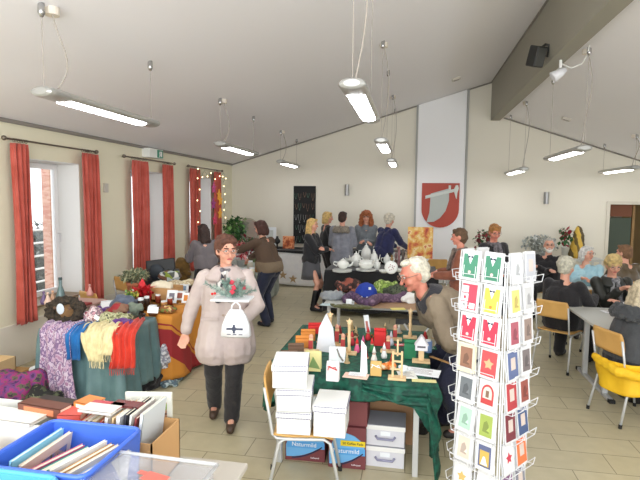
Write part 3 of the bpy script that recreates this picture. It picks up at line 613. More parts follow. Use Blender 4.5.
person('seated fair-haired woman in charcoal hooded top at the right edge', (1.93, 4.78, 0), (.9, .3), h=1.62, lean=.22, head=(-.1, .2), fat=1.3, top=mfab('charcoal_hoodie', (70, 72, 74), (58, 60, 62)), trousers=mblack, hair=('long', (212, 196, 164)), hood=mfab('charcoal_hood', (60, 62, 64)), hands=((-.2, .45, .8), (.2, .45, .8)), feet=sf, skin=mskin2, **SIT)
# ------------------------------------------------------------------ tables, cloths, chairs
msteel = mat('tube_steel_pale', (206, 208, 208), .3, .3); mwood = mat('beech_ply', (222, 176, 104), .45, col2=(206, 158, 88), scale=4)
mrub = mat('rubber_black', (25, 25, 25), .7); mgreytop = mat('table_top_grey', (200, 202, 196), .4)
def table(label, x0, x1, y0, y1, z=.73, top=None, legs='four', inset=.06):
    t = T('table', label, 'table', ((x0+x1)/2, (y0+y1)/2, 0)); w, d = x1-x0, y1-y0
    G().box((0, 0, z-.014), (w, d, .028)).ob('table_top', top or mgreytop, t, bev=.006)
    if legs == 'four':
        for sx in (-1, 1):
            for sy in (-1, 1): G().box((sx*(w/2-inset), sy*(d/2-inset), (z-.03)/2), (.04, .04, z-.03)).ob('leg', msteel, t, bev=.004)
        G().box((0, 0, z-.045), (w-.14, d-.14, .03)).ob('apron', msteel, t)
    else:
        for sy in (-1, 1):
            G().box((-w/2+.16, sy*(d/2-.22), (z-.03)/2), (.05, .05, z-.03)).ob('leg', msteel, t, bev=.004)
            G().box((w/2-.16, sy*(d/2-.22), (z-.03)/2), (.05, .05, z-.03)).ob('leg', msteel, t, bev=.004)
        for sx in (-1, 1):
            G().box((sx*(w/2-.16), 0, .02), (.05, d-.06, .035)).ob('foot_rail', msteel, t, bev=.008)
            for sy in (-1, 1): G().box((sx*(w/2-.16), sy*(d/2-.03), .018), (.054, .06, .036)).ob('foot_cap', mrub, t, bev=.004)
    return t
def cloth(name, label, x0, x1, y0, y1, z, drops, m, waves=5, amp=.03, seed=1, cat='tablecloth', hemw=.0):
    """cloth laid over a table, falling over its edges; drops = left, front, right, back"""
    rnd = random.Random(seed); cx, cy = (x0+x1)/2, (y0+y1)/2; hw, hd = (x1-x0)/2, (y1-y0)/2; NP = 160; rc = .03
    per = []
    for k in range(NP):
        u = k/NP*4; sd = int(u); f = u-sd
        if sd == 0: p = (-hw+2*hw*f, -hd); nrm = (0, -1)
        elif sd == 1: p = (hw, -hd+2*hd*f); nrm = (1, 0)
        elif sd == 2: p = (hw-2*hw*f, hd); nrm = (0, 1)
        else: p = (-hw, hd-2*hd*f); nrm = (-1, 0)
        dr = [drops[1], drops[2], drops[3], drops[0]][sd]
        prev = [drops[1], drops[2], drops[3], drops[0]][(sd-1) % 4]; nxt = [drops[1], drops[2], drops[3], drops[0]][(sd+1) % 4]
        e = .12
        if f < e: dr = dr*(.5+.5*f/e)+prev*(.5-.5*f/e)
        if f > 1-e: dr = dr*(.5+.5*(1-f)/e)+nxt*(.5-.5*(1-f)/e)
        cn = V((p[0]/hw if abs(p[0]) > hw-.06 else 0, p[1]/hd if abs(p[1]) > hd-.06 else 0, 0)); nn = (V((nrm[0], nrm[1], 0))+cn*.5).normalized()
        per.append((V((p[0], p[1], 0)), nn, dr, k))
    rings = []; NV = 14
    rings.append([V((p.x*.5, p.y*.5, .004+.003*noise.noise(V((p.x*4, p.y*4, seed))))) for p, nn, dr, k in per])
    rings.append([V((p.x*.93, p.y*.93, .004+.003*noise.noise(V((p.x*7, p.y*7, seed))))) for p, nn, dr, k in per])
    for j in range(NV+1):
        v = j/NV; r = []
        for p, nn, dr, k in per:
            a = 2*math.pi*waves*k/NP*4
            w = amp*(v**.8)*(1.1+math.sin(a+seed)+.5*math.sin(a*1.9+1+seed)) + .012*min(1, v*8)
            dd = dr*v + .02*v*math.sin(a*.5+seed)
            r.append(V((p.x, p.y, 0))+nn*w+V((0, 0, .004-dd)))
        rings.append(r)
    g = G(); g.ring(rings, caps=False); n0 = len(rings[0]); g.add(rings[0], [tuple(range(n0))])
    o = g.ob(name, m, None, smooth=True, loc=(cx, cy, z), solid=.003)
    bm = bmesh.new(); bm.from_mesh(o.data); bmesh.ops.remove_doubles(bm, verts=bm.verts, dist=1e-5); bm.to_mesh(o.data); bm.free()
    return tag(o, label, cat)
def chair(label, loc, face, wood=None, group=None):
    t = T('chair', label, 'chair', loc, math.atan2(-face[0], face[1]), group); wood = wood or mwood
    def seatf(u, v): x = (u-.5)*.39; y = (v-.5)*.38; return V((x*(1-.06*v), y, .45+.03*max(0, (.25-v))*2-.03*max(0, v-.8)*3-.012*math.cos(x*6)))
    G().grid(seatf, 10, 10).ob('seat', wood, t, smooth=True, solid=.012)
    def bf(u, v):
        x = (u-.5)*.38; e = 1-.12*abs(2*v-1)**3; return V((x*e, -.225-.035*v+.12*x*x*2-.0, .62+.2*v))
    G().grid(bf, 12, 8).ob('backrest', wood, t, smooth=True, solid=.012)
    for s in (-1, 1):
        x = s*.185
        pts = [(x*1.12, .25, .012), (x*1.02, .17, .40), (x, .13, .425), (x, -.12, .425), (x*1.02, -.155, .40), (x*1.12, -.24, .012)]
        G().tube(pts, .011, 8).ob('leg_frame', msteel, t, smooth=True)
        G().tube([(x, .05, .425), (x, -.17, .43), (x, -.2, .46), (x, -.215, .56), (x, -.25, .76)], .010, 8).ob('back_post', msteel, t, smooth=True)
        for y in (.25, -.24): G().cyl((x*1.12, y, 0), (x*1.12, y*.99, .035), .015).ob('foot_cap', mrub, t)
    G().tube([(-.185, .05, .428), (.185, .05, .428)], .010).ob('crossbar', msteel, t)
    return t
mfold = lambda v: v
def strip(name, label, path, wv, w, m, folds=3, amp=.012, n=24, fringe=None, seed=0, cat='scarf', taper=0):
    """a length of cloth along a path, folded across its width"""
    path = [V(p) for p in path]; wv = V(wv).normalized()
    # resample
    L = [0]
    for a, b_ in zip(path, path[1:]): L.append(L[-1]+(b_-a).length)
    def P_(d):
        for i in range(len(path)-1):
            if d <= L[i+1] or i == len(path)-2:
                f = (d-L[i])/max(1e-6, L[i+1]-L[i]); return path[i].lerp(path[i+1], f), (path[i+1]-path[i]).normalized()
    c0 = path[0].copy()
    def f(u, v):
        p, tg = P_(v*L[-1]); p2, tg2 = P_(min(L[-1], v*L[-1]+.04)); tg = (tg+tg2).normalized(); nn = wv.cross(tg)
        if nn.z < 0 and abs(nn.z) > .3: nn = -nn
        if abs(nn.z) <= .3 and nn.dot(V((0, -1, 0))+V((.3, 0, 0))) < 0: nn = -nn
        ww = w*(1-taper*v)*(1+.06*math.sin(v*9+seed)); a = u*folds*6.283+seed
        return p-c0+wv*(u-.5)*ww+nn*(amp*(1.2+math.sin(a)+.4*math.sin(a*2.1+v*5)) + .004*noise.noise(V((u*9, v*14, seed))))+wv*.006*math.sin(v*12+seed)
    o = G().grid(f, folds*9, n).ob(name, m, None, smooth=True, loc=c0, solid=.003)
    if fringe:
        g = G()
        for k in range(int(w/.012)):
            p = f((k+.5)/int(w/.012), 1); g.tube([p, p+V((.004*math.sin(k), .003*math.cos(k*2), -.03)), p+V((.008*math.sin(k*1.7), 0, -.06))], .0022, 4)
        r = g.ob('fringe', fringe, o)
    return tag(o, label, cat)
def heap(name, label, c, r, m, seed=0, cat='textile', bump_=.25, lumps=7, group=None):
    """a crumpled pile of soft cloth"""
    rnd = random.Random(seed); g = G(); g.ell((0, 0, r[2]*.4), (r[0]*.8, r[1]*.8, r[2]*.6), 18, 12)
    for k in range(lumps):
        a = rnd.uniform(0, 6.28); q = rnd.uniform(.3, .75); p = V((math.cos(a)*r[0]*q, math.sin(a)*r[1]*q, r[2]*rnd.uniform(.25, .6))); d = V((rnd.uniform(-1, 1)*r[0]*.5, rnd.uniform(-1, 1)*r[1]*.5, rnd.uniform(-.2, .2)*r[2]))
        cap(g, p-d*.6, p+d*.6, min(r)*rnd.uniform(.35, .5), min(r)*rnd.uniform(.25, .45))
    o = remeshed(name, g, max(.007, min(r)*.11), m, None, smooth=2, noisy=min(r)*bump_, nscale=1.1/min(r), loc=c)
    for v in o.data.vertices:
        if v.co.z < 0: v.co.z = 0
    return tag(o, label, cat, group)
mteal = mat('teal_satin', (104, 134, 136), .38, col2=(88, 118, 122), scale=5, bump=.2, bscale=12)
mochre = bands('ochre_red_cloth', (0, .62, .78), [(-2, (212, 140, 52)), (-.62, (158, 42, 46)), (-.40, (212, 140, 52)), (-.37, (158, 42, 46)), (-.35, (212, 140, 52)), (-.02, (216, 146, 56))], -2, .8, .03, 4)
mdred = mfab('dark_red_cloth', (122, 26, 40), (104, 20, 34)); mvelvet = mat('green_velvet', (16, 92, 72), .7, col2=(8, 60, 48), scale=22, bump=.3, bscale=30, sheen=0, lo=.4, hi=.6)
mblk = mfab('black_tablecloth', (26, 27, 30)); mwht = mfab('white_tablecloth', (244, 244, 244), (236, 236, 238)); mpale = mfab('pale_green_cloth', (176, 186, 176), (158, 168, 160))
table('table under the teal satin cloth and scarves', -3.32, -2.55, 3.95, 4.56)
cloth('tablecloth', 'teal satin cloth hanging to the floor over the scarf table', -3.34, -2.53, 3.93, 4.57, .733, (.62, .70, .60, .3), mteal, waves=3, amp=.03, seed=2)
table('table under the ochre and red striped cloth', -3.2, -2.42, 4.66, 5.56)
cloth('tablecloth', 'ochre tablecloth with broad dark red stripes beside the scarf stall', -3.22, -2.40, 4.64, 5.58, .733, (.4, .70, .69, .3), mochre, waves=2, amp=.028, seed=5)
table('table under the dark red cloth', -3.2, -2.42, 5.68, 6.88)
cloth('tablecloth', 'dark red tablecloth on the table behind the ochre one', -3.22, -2.40, 5.66, 6.9, .733, (.4, .6, .68, .5), mdred, waves=3, amp=.02, seed=7)
table('table under the pale green cloth beside the cardigan woman', -3.4, -2.62, 7.9, 9.5)
cloth('tablecloth', 'pale grey-green tablecloth on the stall beside the cardigan woman', -3.42, -2.60, 7.88, 9.52, .733, (.4, .66, .68, .4), mpale, waves=3, amp=.015, seed=8)
table('table under the white cloth with stars by the back wall', -4.0, -1.75, 10.62, 11.3, .80)
cloth('tablecloth', 'white tablecloth with golden stars on the stall by the back wall', -4.02, -1.73, 10.6, 11.32, .803, (.7, .76, .75, .3), mwht, waves=2, amp=.008, seed=9)
o = cloth('table_runner', 'black cloth laid over the top of the white starred tablecloth', -4.05, -1.70, 10.57, 11.35, .81, (.03, .05, .04, .04), mblk, waves=2, amp=.004, seed=9, cat='cloth')
yv = Matrix(((1, 0, 0), (0, 0, 1), (0, 1, 0)))
for i, (px, py, nm) in enumerate([(283, 275, 'higher golden straw star pinned to the white tablecloth'), (293, 279, 'lower golden straw star pinned to the white tablecloth')]):
    p = atY(px, py, 10.55); tag(G().prism(star5(.1, .038), -.008, .008, yv).prism(star5(.04, .016), -.014, -.006, yv).ob('straw_star', mat('straw_gold', (184, 156, 116), .6), loc=p), nm, 'star')
table('low table under the black cloth with the china', -1.38, .42, 8.12, 9.0, .76)
cloth('tablecloth', 'black tablecloth under the white china', -1.40, .44, 8.1, 9.02, .763, (.7, .68, .6, .4), mblk, waves=4, amp=.02, seed=3)
table('table with black cloth against the wall behind the group', -1.5, .1, 10.85, 11.45, .80)
cloth('tablecloth', 'black tablecloth against the wall behind the group of shoppers', -1.52, .12, 10.83, 11.47, .803, (.6, .6, .6, .3), mblk, waves=3, amp=.015, seed=4)
table('grey table piled with knitwear in the middle of the hall', -.98, .42, 5.58, 6.5, .74, legs='four')
table('table under the green velvet cloth with crafts', -.98, .13, 3.37, 4.56, .735)
# green velvet: gathered up at the front right, long at the corners
o = cloth('tablecloth', 'dark green velvet tablecloth under the wooden crafts', -1.0, .15, 3.35, 4.58, .738, (.42, .16, .62, .3), mvelvet, waves=4, amp=.028, seed=6)
g = G()
def swag(u, v):
    x = -.30+.52*u; zt = .735-.02*v; dip = .08+.14*u+.48*max(0, (u-.86)/.14)**1.2
    return V((x+.02*math.sin(v*18+u*5)*u, 3.335-.02-.03*math.sin(v*20+u*7)*v-.02*v, .735-dip*v-.03*(1-abs(2*u-1))*v))
tag(G().grid(swag, 50, 18).ob('velvet_swag', mvelvet, None, smooth=True, solid=.004), 'gathered corner of dark green velvet hanging at the front right of the craft table', 'cloth')
# right-hand tables
table('pale grey table at which the visitors sit, with metal legs', 1.80, 2.58, 5.08, 6.1, .74, legs='t')
table('long pale table before the woman in pale blue cardigan', 1.95, 3.4, 7.12, 7.62, .74, legs='t')
table('side table against the back wall left of the doorway', 2.2, 3.95, 11.05, 11.6, .76)
# chairs
mw2 = mat('chair_wood_yellow', (226, 184, 100), .45)
chair('wooden chair with steel legs under the seated white-haired woman in black', (1.76, 6.16, 0), (.62, .78))
chair('wooden chair at right with the yellow jacket over it', (1.98, 4.80, 0), (.9, .3))
for nm, p, f in [('hidden wooden chair of the blonde woman in leather', (2.44, 6.60, 0), (.1, -1)), ('wooden chair under the woman in pale blue', (2.6, 8.0, 0), (-.25, -1)), ('wooden chair under the bearded man', (2.3, 8.9, 0), (-.45, -.9)),
                 ('wooden chair under the person in brown leather', (3.15, 7.95, 0), (-.3, .95)), ('wooden chair of the person in the checked shirt', (2.82, 5.75, 0), (-.95, .1)), ('empty wooden chair beyond the painting', (.5, 9.95, 0), (-.1, 1))]:
    chair(nm, p, f)
p = at(77, 287, .8); chair('wooden chair with its back towards the scarf stall', (-3.66, 5.45, 0), (.4, .9))
chair('wooden chair by the wall beside the potted heather', (-3.92, 6.56, 0), (.3, .95))
chair('wooden chair with olive jacket near the dark red stall', (-3.66, 7.78, 0), (.2, .95))
heap('jacket', 'olive green jacket thrown over a chair back by the curtain', (-3.68, 7.5, .52), (.2, .09, .46), mfab('olive_cloth', (140, 106, 50), (110, 84, 40)), 4, 'jacket', .12)
# yellow jacket hanging on the right chair
def yj(u, v):
    x = -.26+.5*u; return V((x, -.27-.035*math.sin(u*17)*(.4+v)-.02*v+.06*abs(u-.5), .66-.4*v-.05*math.sin(u*6)*v))
g = G(); 
yr = T('jacket', 'bright yellow jacket draped over the seat of the right chair', 'jacket', (1.98, 4.80, 0), math.atan2(-.9, .3))
mye = mat('yellow_cloth', (236, 190, 30), .7, col2=(222, 172, 16), scale=7, bump=.3, bscale=14)
def yj2(u, v):
    a = -math.pi*.62+u*math.pi*1.6; r = .25+.012*math.sin(u*30)+.02*math.sin(v*5+u*9); return V((math.cos(a)*r*1.02, math.sin(a)*r*.98-.02, .56-.26*v-.02*math.sin(u*9)*v))
G().grid(yj2, 60, 14).ob('jacket_body', mye, yr, smooth=True, solid=.01)
g = G(); cap(g, (-.1, -.28, .54), (.18, -.27, .5), .035, .045); cap(g, (.18, -.27, .5), (.27, -.1, .46), .045, .04); cap(g, (.27, -.1, .46), (.3, .1, .4), .04, .035); remeshed('sleeve', g, .01, mye, yr, smooth=2, noisy=.012, nscale=18)
heap('handbag', 'black handbag on the floor under the right chair', (2.22, 5.2, 0), (.16, .12, .26), mat('bag_black', (34, 32, 32), .5), 9, 'bag', .08)
# ------------------------------------------------------------------ the seated box chair with white boxes
bc = chair('wooden chair in front of the craft table stacked with white boxes', (-.67, 3.15, 0), (.985, .17))
mbox = mat('box_white', (240, 240, 236), .6); mstitch = mat('stitch_lilac', (84, 80, 130), .7)
def white_box(label, loc, rz, w=.215, d=.27, h=.145, group='white lidded boxes on the chair'):
    t = T('storage_box', label, 'box', loc, rz, group)
    G().box((0, 0, (h-.02)/2), (w, d, h-.02)).ob('box_body', mbox, t, bev=.004)
    G().box((0, 0, h-.02), (w+.012, d+.012, .042)).ob('lid', mbox, t, bev=.005)
    for zz in (h-.036, h-.004):
        g = G(); k = 0; n_ = 22
        for i in range(n_):
            x = -w/2+w*(i+.5)/n_; g.box((x, -d/2-.0075, zz), (w/n_*.6, .002, .006))
        for i in range(n_): 
            y = -d/2+d*(i+.5)/n_; g.box((w/2+.0075, y, zz), (.002, d/n_*.6, .006))
        g.ob('stitching', mstitch, t)
white_box('lowest white lidded box of the stack of three on the chair', (-.71, 3.075, .462), .08)
white_box('middle white lidded box of the stack of three on the chair', (-.715, 3.07, .613), .13)
white_box('topmost white lidded box, standing higher than the rest', (-.745, 3.065, .764), .16, h=.15)
white_box('single white lidded box at the right edge of the chair seat', (-.475, 3.085, .462), .03, h=.2, w=.2)
# boxes under the craft table
mmar = mat('carton_maroon', (118, 58, 62), .6); mblu = mat('carton_blue', (110, 176, 226), .5); myel = mat('label_yellow', (232, 206, 40), .5); mtxt = mat('print_dark', (40, 38, 34), .6); mtxw = mat('print_white', (240, 244, 246), .6)
def coffee(label, loc, rz, w=.30, h=.30):
    t = T('coffee_carton', label, 'carton', loc, rz); d = .26
    G().box((0, 0, h/2), (w, d, h)).ob('carton_body', mmar, t, bev=.003)
    y = -d/2
    poly = [(-w*.47, .03)] + [(-w*.47+(w*.9)*(k/12), .03+.0+ (h*.32)*(k/12)**2.2) for k in range(1, 13)] + [(w*.47, h*.42), (w*.47, h*.62), (w*.2, h*.8), (-w*.1, h*.88), (-w*.36, h*.7), (-w*.48, h*.4)]
    G().prism([(a, b_) for a, b_ in poly], y-.003, y, yv).ob('blue_print', mblu, t)
    g = G()
    for k in range(10):
        a = V((-w*.47+w*.9*(k+2)/12, y-.004, .022+h*.32*((k+2)/12)**2.2)); b_ = V((-w*.47+w*.9*(k+3)/12, y-.004, .022+h*.32*((k+3)/12)**2.2)); g.tube([a, b_], .005, 5)
    g.ob('dark_swoosh', mat('swoosh_navy', (30, 34, 70), .6), t)
    G().box((w*.16, y-.005, h*.62), (w*.66, .004, h*.13)).ob('yellow_label', myel, t)
    G().box((w*.02, y-.004, h*.42), (w*.94, .003, h*.16)).ob('blue_band', mat('carton_blue_deep', (86, 160, 220), .5), t)
    rot = Matrix.Rotation(math.pi/2, 4, 'X')
    text('lettering', '50 Kaffee Pads', h*.082, mtxt, t, Matrix.Translation((w*.16, y-.008, h*.62)) @ rot); text('brand_lettering', 'Naturmild', h*.15, mtxw, t, Matrix.Translation((-w*.02, y-.007, h*.43)) @ rot)
    text('small_print', 'Kaffeepads', h*.05, mtxw, t, Matrix.Translation((w*.25, y-.002, h*.1)) @ rot)
coffee('maroon and blue coffee pad carton, left one under the craft table', (-.74, 3.60, 0), .04, .30, .30)
coffee('maroon and blue coffee pad carton, right one beside the grey-lidded boxes', (-.42, 3.56, 0), .03, .27, .31)
tag(G().box((0, 0, .09), (.25, .24, .18)).ob('carton', mat('carton_maroon_plain', (126, 66, 68), .6), loc=(-.40, 3.58, .311), bev=.003), 'plain maroon carton on top of the right coffee carton', 'carton')
mcard = mat('cardboard', (184, 142, 104), .8); mgl = mat('lid_grey', (160, 162, 170), .7)
def greybox(label, z):
    t = T('lidded_box', label, 'box', (-.145, 3.62, z), .0, 'white boxes with grey lids'); w, d, h = .275, .24, .155
    G().box((0, 0, .06), (w, d, .12)).ob('box_body', mat('box_greywhite', (218, 218, 224), .6), t, bev=.003)
    G().box((0, 0, h-.018), (w+.012, d+.012, .034)).ob('lid', mbox, t, bev=.003); G().box((0, 0, h), (w+.01, d+.01, .004)).ob('lid_top', mgl, t)
    G().tube([(-.07, -d/2-.002, .075), (-.055, -d/2-.02, .062), (.055, -d/2-.02, .06), (.07, -d/2-.002, .075)], .009).ob('handle', mat('handle_lilac', (150, 150, 176), .6), t, smooth=True)
    G().box((0, -d/2-.002, .095), (.07, .004, .03)).ob('label_holder', mtxw, t)
greybox('lower white box with grey handle under the craft table', 0); greybox('upper white box with grey lid under the craft table', .160)
t = T('open_carton', 'open brown cardboard box under the craft table', 'carton', (-.12, 4.02, 0)); g = G()
for c_, d_ in (((0, 0, .01), (.34, .28, .02)), ((0, -.14, .17), (.34, .008, .34)), ((0, .14, .2), (.34, .008, .4)), ((-.17, 0, .17), (.008, .28, .34)), ((.17, 0, .17), (.008, .28, .34))): g.box(c_, d_)
g.ob('carton_walls', mcard, t); G().box((-.02, .02, .3), (.1, .16, .1), R=Matrix.Rotation(.5, 3, 'Y')).ob('packing_paper', mtxw, t); G().box((.1, 0, .3), (.1, .1, .1), R=Matrix.Rotation(.6, 3, 'X')).ob('packing_card', mcard, t)
heap('plastic_bag', 'black plastic bag on the floor under the craft table', (.12, 4.12, 0), (.11, .1, .32), mat('bin_bag', (24, 24, 26), .25), 11, 'bag', .15)
heap('plastic_bag', 'black shiny bag behind the coffee cartons', (-.32, 4.12, 0), (.13, .12, .4), mat('bin_bag'), 12, 'bag', .15)
# ------------------------------------------------------------------ crafts on the green table
ZT = .746
mwo = mat('pale_wood', (226, 196, 150), .6, col2=(214, 182, 134), scale=6)
def gift_bag(label, p, w, d, h, m, rz=0, fold=True, name='gift_bag', tie=None):
    t = T(name, label, 'bag', p, rz)
    G().ring([[V((sx*w/2*k, sy*d/2*k2, z)) for sx, sy in ((-1, -1), (1, -1), (1, 1), (-1, 1))] for z, k, k2 in ((0, 1, 1), (h*.7, 1.02, .9), (h, 1, .2))]).ob('bag_body', m, t, bev=.003)
    if fold: G().box((0, -d*.1, h*1.0), (w*1.01, d*.5, h*.12), R=Matrix.Rotation(.5, 3, 'X')).ob('folded_flap', m, t, bev=.003)
    if tie:
        g = G(); g.tube([(w*.5*math.cos(a), d*.5*math.sin(a)-.003, h*.7+.008*math.sin(a*2)) for a in [2*math.pi*k/16 for k in range(17)]], .003, 5); g.tube([(0, -d/2, h*.7), (.02, -d/2-.012, h*.8), (.03, -d/2-.008, h*.62), (0, -d/2, h*.7), (-.02, -d/2-.01, h*.82), (-.03, -d/2-.008, h*.6)], .003, 5); g.ob('ribbon', tie, t)
    return t
mred = mat('felt_red', (206, 44, 44), .8); mor = mat('felt_orange', (214, 136, 60), .8); mbr = mat('felt_brown', (110, 84, 66), .8); mgr = mat('felt_green', (36, 118, 78), .8)
for i, (px, py, m_, nm) in enumerate([(285, 360, mbr, 'front brown felt pouch at the left edge of the craft table'), (292, 352, mbr, 'second brown felt pouch in the row at the left edge'), (299, 344, mor, 'front orange felt pouch in the row at the left edge'), (304, 337, mor, 'second orange felt pouch in the row at the left edge'), (311, 330, mred, 'red felt pouch, last in the row at the left edge')]):
    p = at(px+4, py+3, ZT); gift_bag(nm, p, .12, .06, .085, m_, .25, name='felt_pouch')
def wood_stand(label, px, py, h, kind='post'):
    t = T('wooden_ornament', label, 'ornament', at(px, py, ZT))
    G().box((0, 0, .008), (.12, .07, .016)).ob('base', mwo, t, bev=.003)
    if kind == 'post':
        G().lathe([(.014, .016), (.017, .04), (.011, .06), (.015, h*.5), (.011, h*.52), (.014, h*.85), (.02, h*.87), (.006, h*.9), (.005, h)], n=12).ob('turned_post', mwo, t, smooth=True)
        G().prism(star5(.03, .013), -.005, .005, yv, (0, 0, h*.92)).ob('star', mwo, t)
    elif kind == 'frame':
        for s in (-1, 1): G().box((s*.03, 0, h*.36), (.014, .016, h*.7)).ob('upright', mwo, t, bev=.002)
        for z in (.25, .45, .65): G().box((0, 0, h*z), (.07, .014, .012)).ob('rung', mwo, t, bev=.002)
        G().box((.0, 0, h*.8), (.012, .014, h*.42)).ob('mast', mwo, t, bev=.002)
    else:
        G().box((0, 0, h*.45), (.03, .03, h*.85)).ob('block', mwo, t, bev=.006); G().ell((0, 0, h*.95), (.018, .018, .02)).ob('head', mskin, t, smooth=True); G().box((0, -.018, h*.5), (.034, .01, h*.5)).ob('painted_coat', mat('figure_red', (180, 60, 60), .6), t)
    return t
wood_stand('tall turned wooden post at the back left of the craft table', 330, 344, .27)
wood_stand('tall turned wooden post with a star left of the white sheets', 349, 354, .28)
wood_stand('tall wooden post standing at the back right of the craft table', 410, 338, .26)
wood_stand('wooden ladder-like frame ornament at the front of the craft table', 397, 379, .27, 'frame')
wood_stand('small wooden block figure left on the craft table', 311, 352, .13, 'figure')
wood_stand('wooden figure with red coat beside the tall left post', 337, 346, .17, 'figure')
wood_stand('wooden figure between the pink figures and the red bag', 343, 350, .12, 'figure')
wood_stand('small wooden figure at the back of the craft table', 395, 340, .12, 'figure')
wood_stand('small wooden figure right of the red gift bag', 388, 352, .12, 'figure')
# small carved and painted pieces scattered over the cloth
for i, (px, py, h, r, c, nm) in enumerate([(356, 336, .07, .022, (226, 200, 150), 'small pale wooden cone tree left of the white scroll'), (366, 358, .05, .02, (190, 44, 54), 'little red wooden cone at the middle of the craft table'), (385, 334, .08, .024, (214, 186, 140), 'wooden cone tree behind the red gift bag'), (399, 333, .06, .026, (236, 232, 224), 'small white cone behind the red leaflet'), (347, 363, .05, .02, (216, 190, 144), 'small wooden cone in front of the starred post'), (425, 340, .06, .03, (200, 60, 60), 'red cone near the back right corner of the craft table'), (435, 338, .06, .03, (232, 228, 220), 'white cone at the back right corner of the craft table'), (319, 342, .05, .022, (60, 110, 70), 'green cone beside the paper tent'), (352, 330, .06, .024, (200, 170, 120), 'wooden cone at the back edge of the craft table'), (392, 362, .05, .02, (230, 90, 70), 'coral cone beside the ladder-like frame'), (340, 334, .06, .024, (160, 60, 60), 'wine-red cone behind the wooden figures')]):
    t = T('cone_ornament', nm, 'ornament', at(px, py, ZT)); m_ = mat('cone_%d' % i, c, .6)
    G().lathe([(0, 0), (r*1.1, 0), (r*1.1, .008), (0, .01)], n=14).ob('disc_base', mwo, t); G().lathe([(r, .008), (r*.55, .008+h*.4), (r*.8, .008+h*.42), (r*.3, .008+h*.75), (r*.5, .008+h*.77), (.001, .008+h*1.2)], n=14).ob('cone', m_, t, smooth=True)
# folded white paper house
t = T('paper_tent', 'tall pointed white paper tent at the back left of the craft table', 'card', at(326, 352, ZT), -.25)
for s in (-1, 1): G().add([(-.005, 0, .29), (.005, 0, .25), (s*.075+.003, .05, 0), (s*.075-.003, .05, 0), (0, -.04, .1)], [(0, 1, 2, 3)]).ob('sheet', mtxw, t, solid=.003)
G().prism([(-.085, 0), (.085, 0), (.06, .2), (0, .31), (-.06, .19)], -.004, 0, yv).ob('front_sheet', mat('paper_cool', (222, 224, 230), .7), t)
def stand_card(label, px, py, w, h, m, extra=None, rz=0):
    t = T('greeting_card', label, 'card', at(px, py, ZT), rz)
    G().box((0, 0, h/2), (w, .003, h), R=Matrix.Rotation(-.12, 3, 'X')).ob('front_leaf', m, t); G().box((0, .045, h/2-.002), (w, .003, h), R=Matrix.Rotation(.2, 3, 'X')).ob('back_leaf', m, t)
    if extra: extra(t, w, h)
    return t
def tree_motif(t, w, h): G().prism([(-.03, .03), (.05, .02), (.0, h*.75)], -.012, -.005, yv).ob('tree_motif', mat('motif_green', (120, 150, 90), .7), t)
stand_card('pale yellow greeting card with a green triangular tree on the craft table', 313, 371, .11, .14, mat('card_yellow', (222, 214, 150), .7), tree_motif, .05)
def ribbon_motif(t, w, h): G().tube([(.0, -.012, h*.95), (.02, -.02, h*.5), (.05, -.03, .02)], .006).ob('grey_ribbon', mat('ribbon_grey', (120, 116, 110), .5), t)
stand_card('white greeting card with a grey ribbon on the craft table', 337, 362, .12, .11, mtxw, ribbon_motif)
t = T('white_board', 'tall white folded sheet standing upright on the craft table', 'card', at(361, 373, ZT)); G().prism([(-.005, 0), (.045, 0), (.035, .19), (.0, .235)], -.002, .002, yv).ob('upright_sheet', mtxw, t); G().box((-.02, -.035, .002), (.12, .07, .004)).ob('lying_sheet', mtxw, t)
t = T('paper_scroll', 'white printed sheet leaning at the back of the craft table', 'card', at(367, 333, ZT)); G().box((0, 0, .08), (.045, .004, .17), R=Matrix.Rotation(-.15, 3, 'Y')).ob('sheet', mtxw, t); G().box((.0, -.004, .07), (.02, .003, .08), R=Matrix.Rotation(-.15, 3, 'Y')).ob('printed_motif', mat('print_rose', (190, 120, 110), .7), t)
gift_bag('white parcel with red ribbon at the front of the craft table', at(333, 380, ZT), .085, .06, .13, mat('parcel_white', (222, 218, 216), .6, col2=(200, 196, 196), scale=30), 0, False, 'gift_parcel', mred)
gift_bag('gold paper pouch tied with white ribbon', at(376, 375, ZT), .075, .05, .10, mat('paper_gold', (196, 160, 92), .5), 0, False, 'gift_pouch', mtxw)
gift_bag('red gift bag with folded flap at the back of the craft table', at(380, 345, ZT), .095, .06, .13, mred)
gift_bag('dark green gift bag with folded flap beside the old man', at(410, 358, ZT), .09, .06, .13, mgr)
for i, (px, py, c, nm) in enumerate([(357, 352, (214, 96, 140), 'left pink gnome figure on the craft table'), (363, 350, (206, 84, 130), 'right pink gnome figure on the craft table'), (368, 340, (196, 40, 50), 'red gnome figure at the back of the craft table'), (391, 345, (206, 206, 214), 'silver gnome figure beside the red bag'), (372, 352, (50, 120, 70), 'green gnome figure with red hat below the red bag'), (384, 358, (236, 236, 236), 'white gnome figure in front of the red bag'), (352, 345, (190, 50, 60), 'dark red gnome figure next to the tall wooden post'), (374, 362, (236, 234, 226), 'white cone figure beside the gold pouch')]):
    t = T('gnome_figure', nm, 'figure', at(px, py, ZT), 0, 'small figures on the craft table'); m_ = mat('gnome_%d' % i, c, .7)
    G().lathe([(.0, 0), (.022, .0), (.024, .02), (.012, .06)], n=12).ob('gnome_body', m_, t, smooth=True); G().ell((0, 0, .066), (.013, .013, .014)).ob('gnome_head', mskin, t, smooth=True); G().lathe([(.016, .07), (.01, .09), (.001, .12)], n=12).ob('pointed_hat', mred if i in (0, 4) else m_, t, smooth=True)
heap('net_bag', 'orange net of sweets on the craft table', at(390, 369, ZT), (.06, .045, .05), multi('orange_net', [(224, 110, 40), (236, 150, 80), (240, 220, 190)], 30), 3, 'sweets')
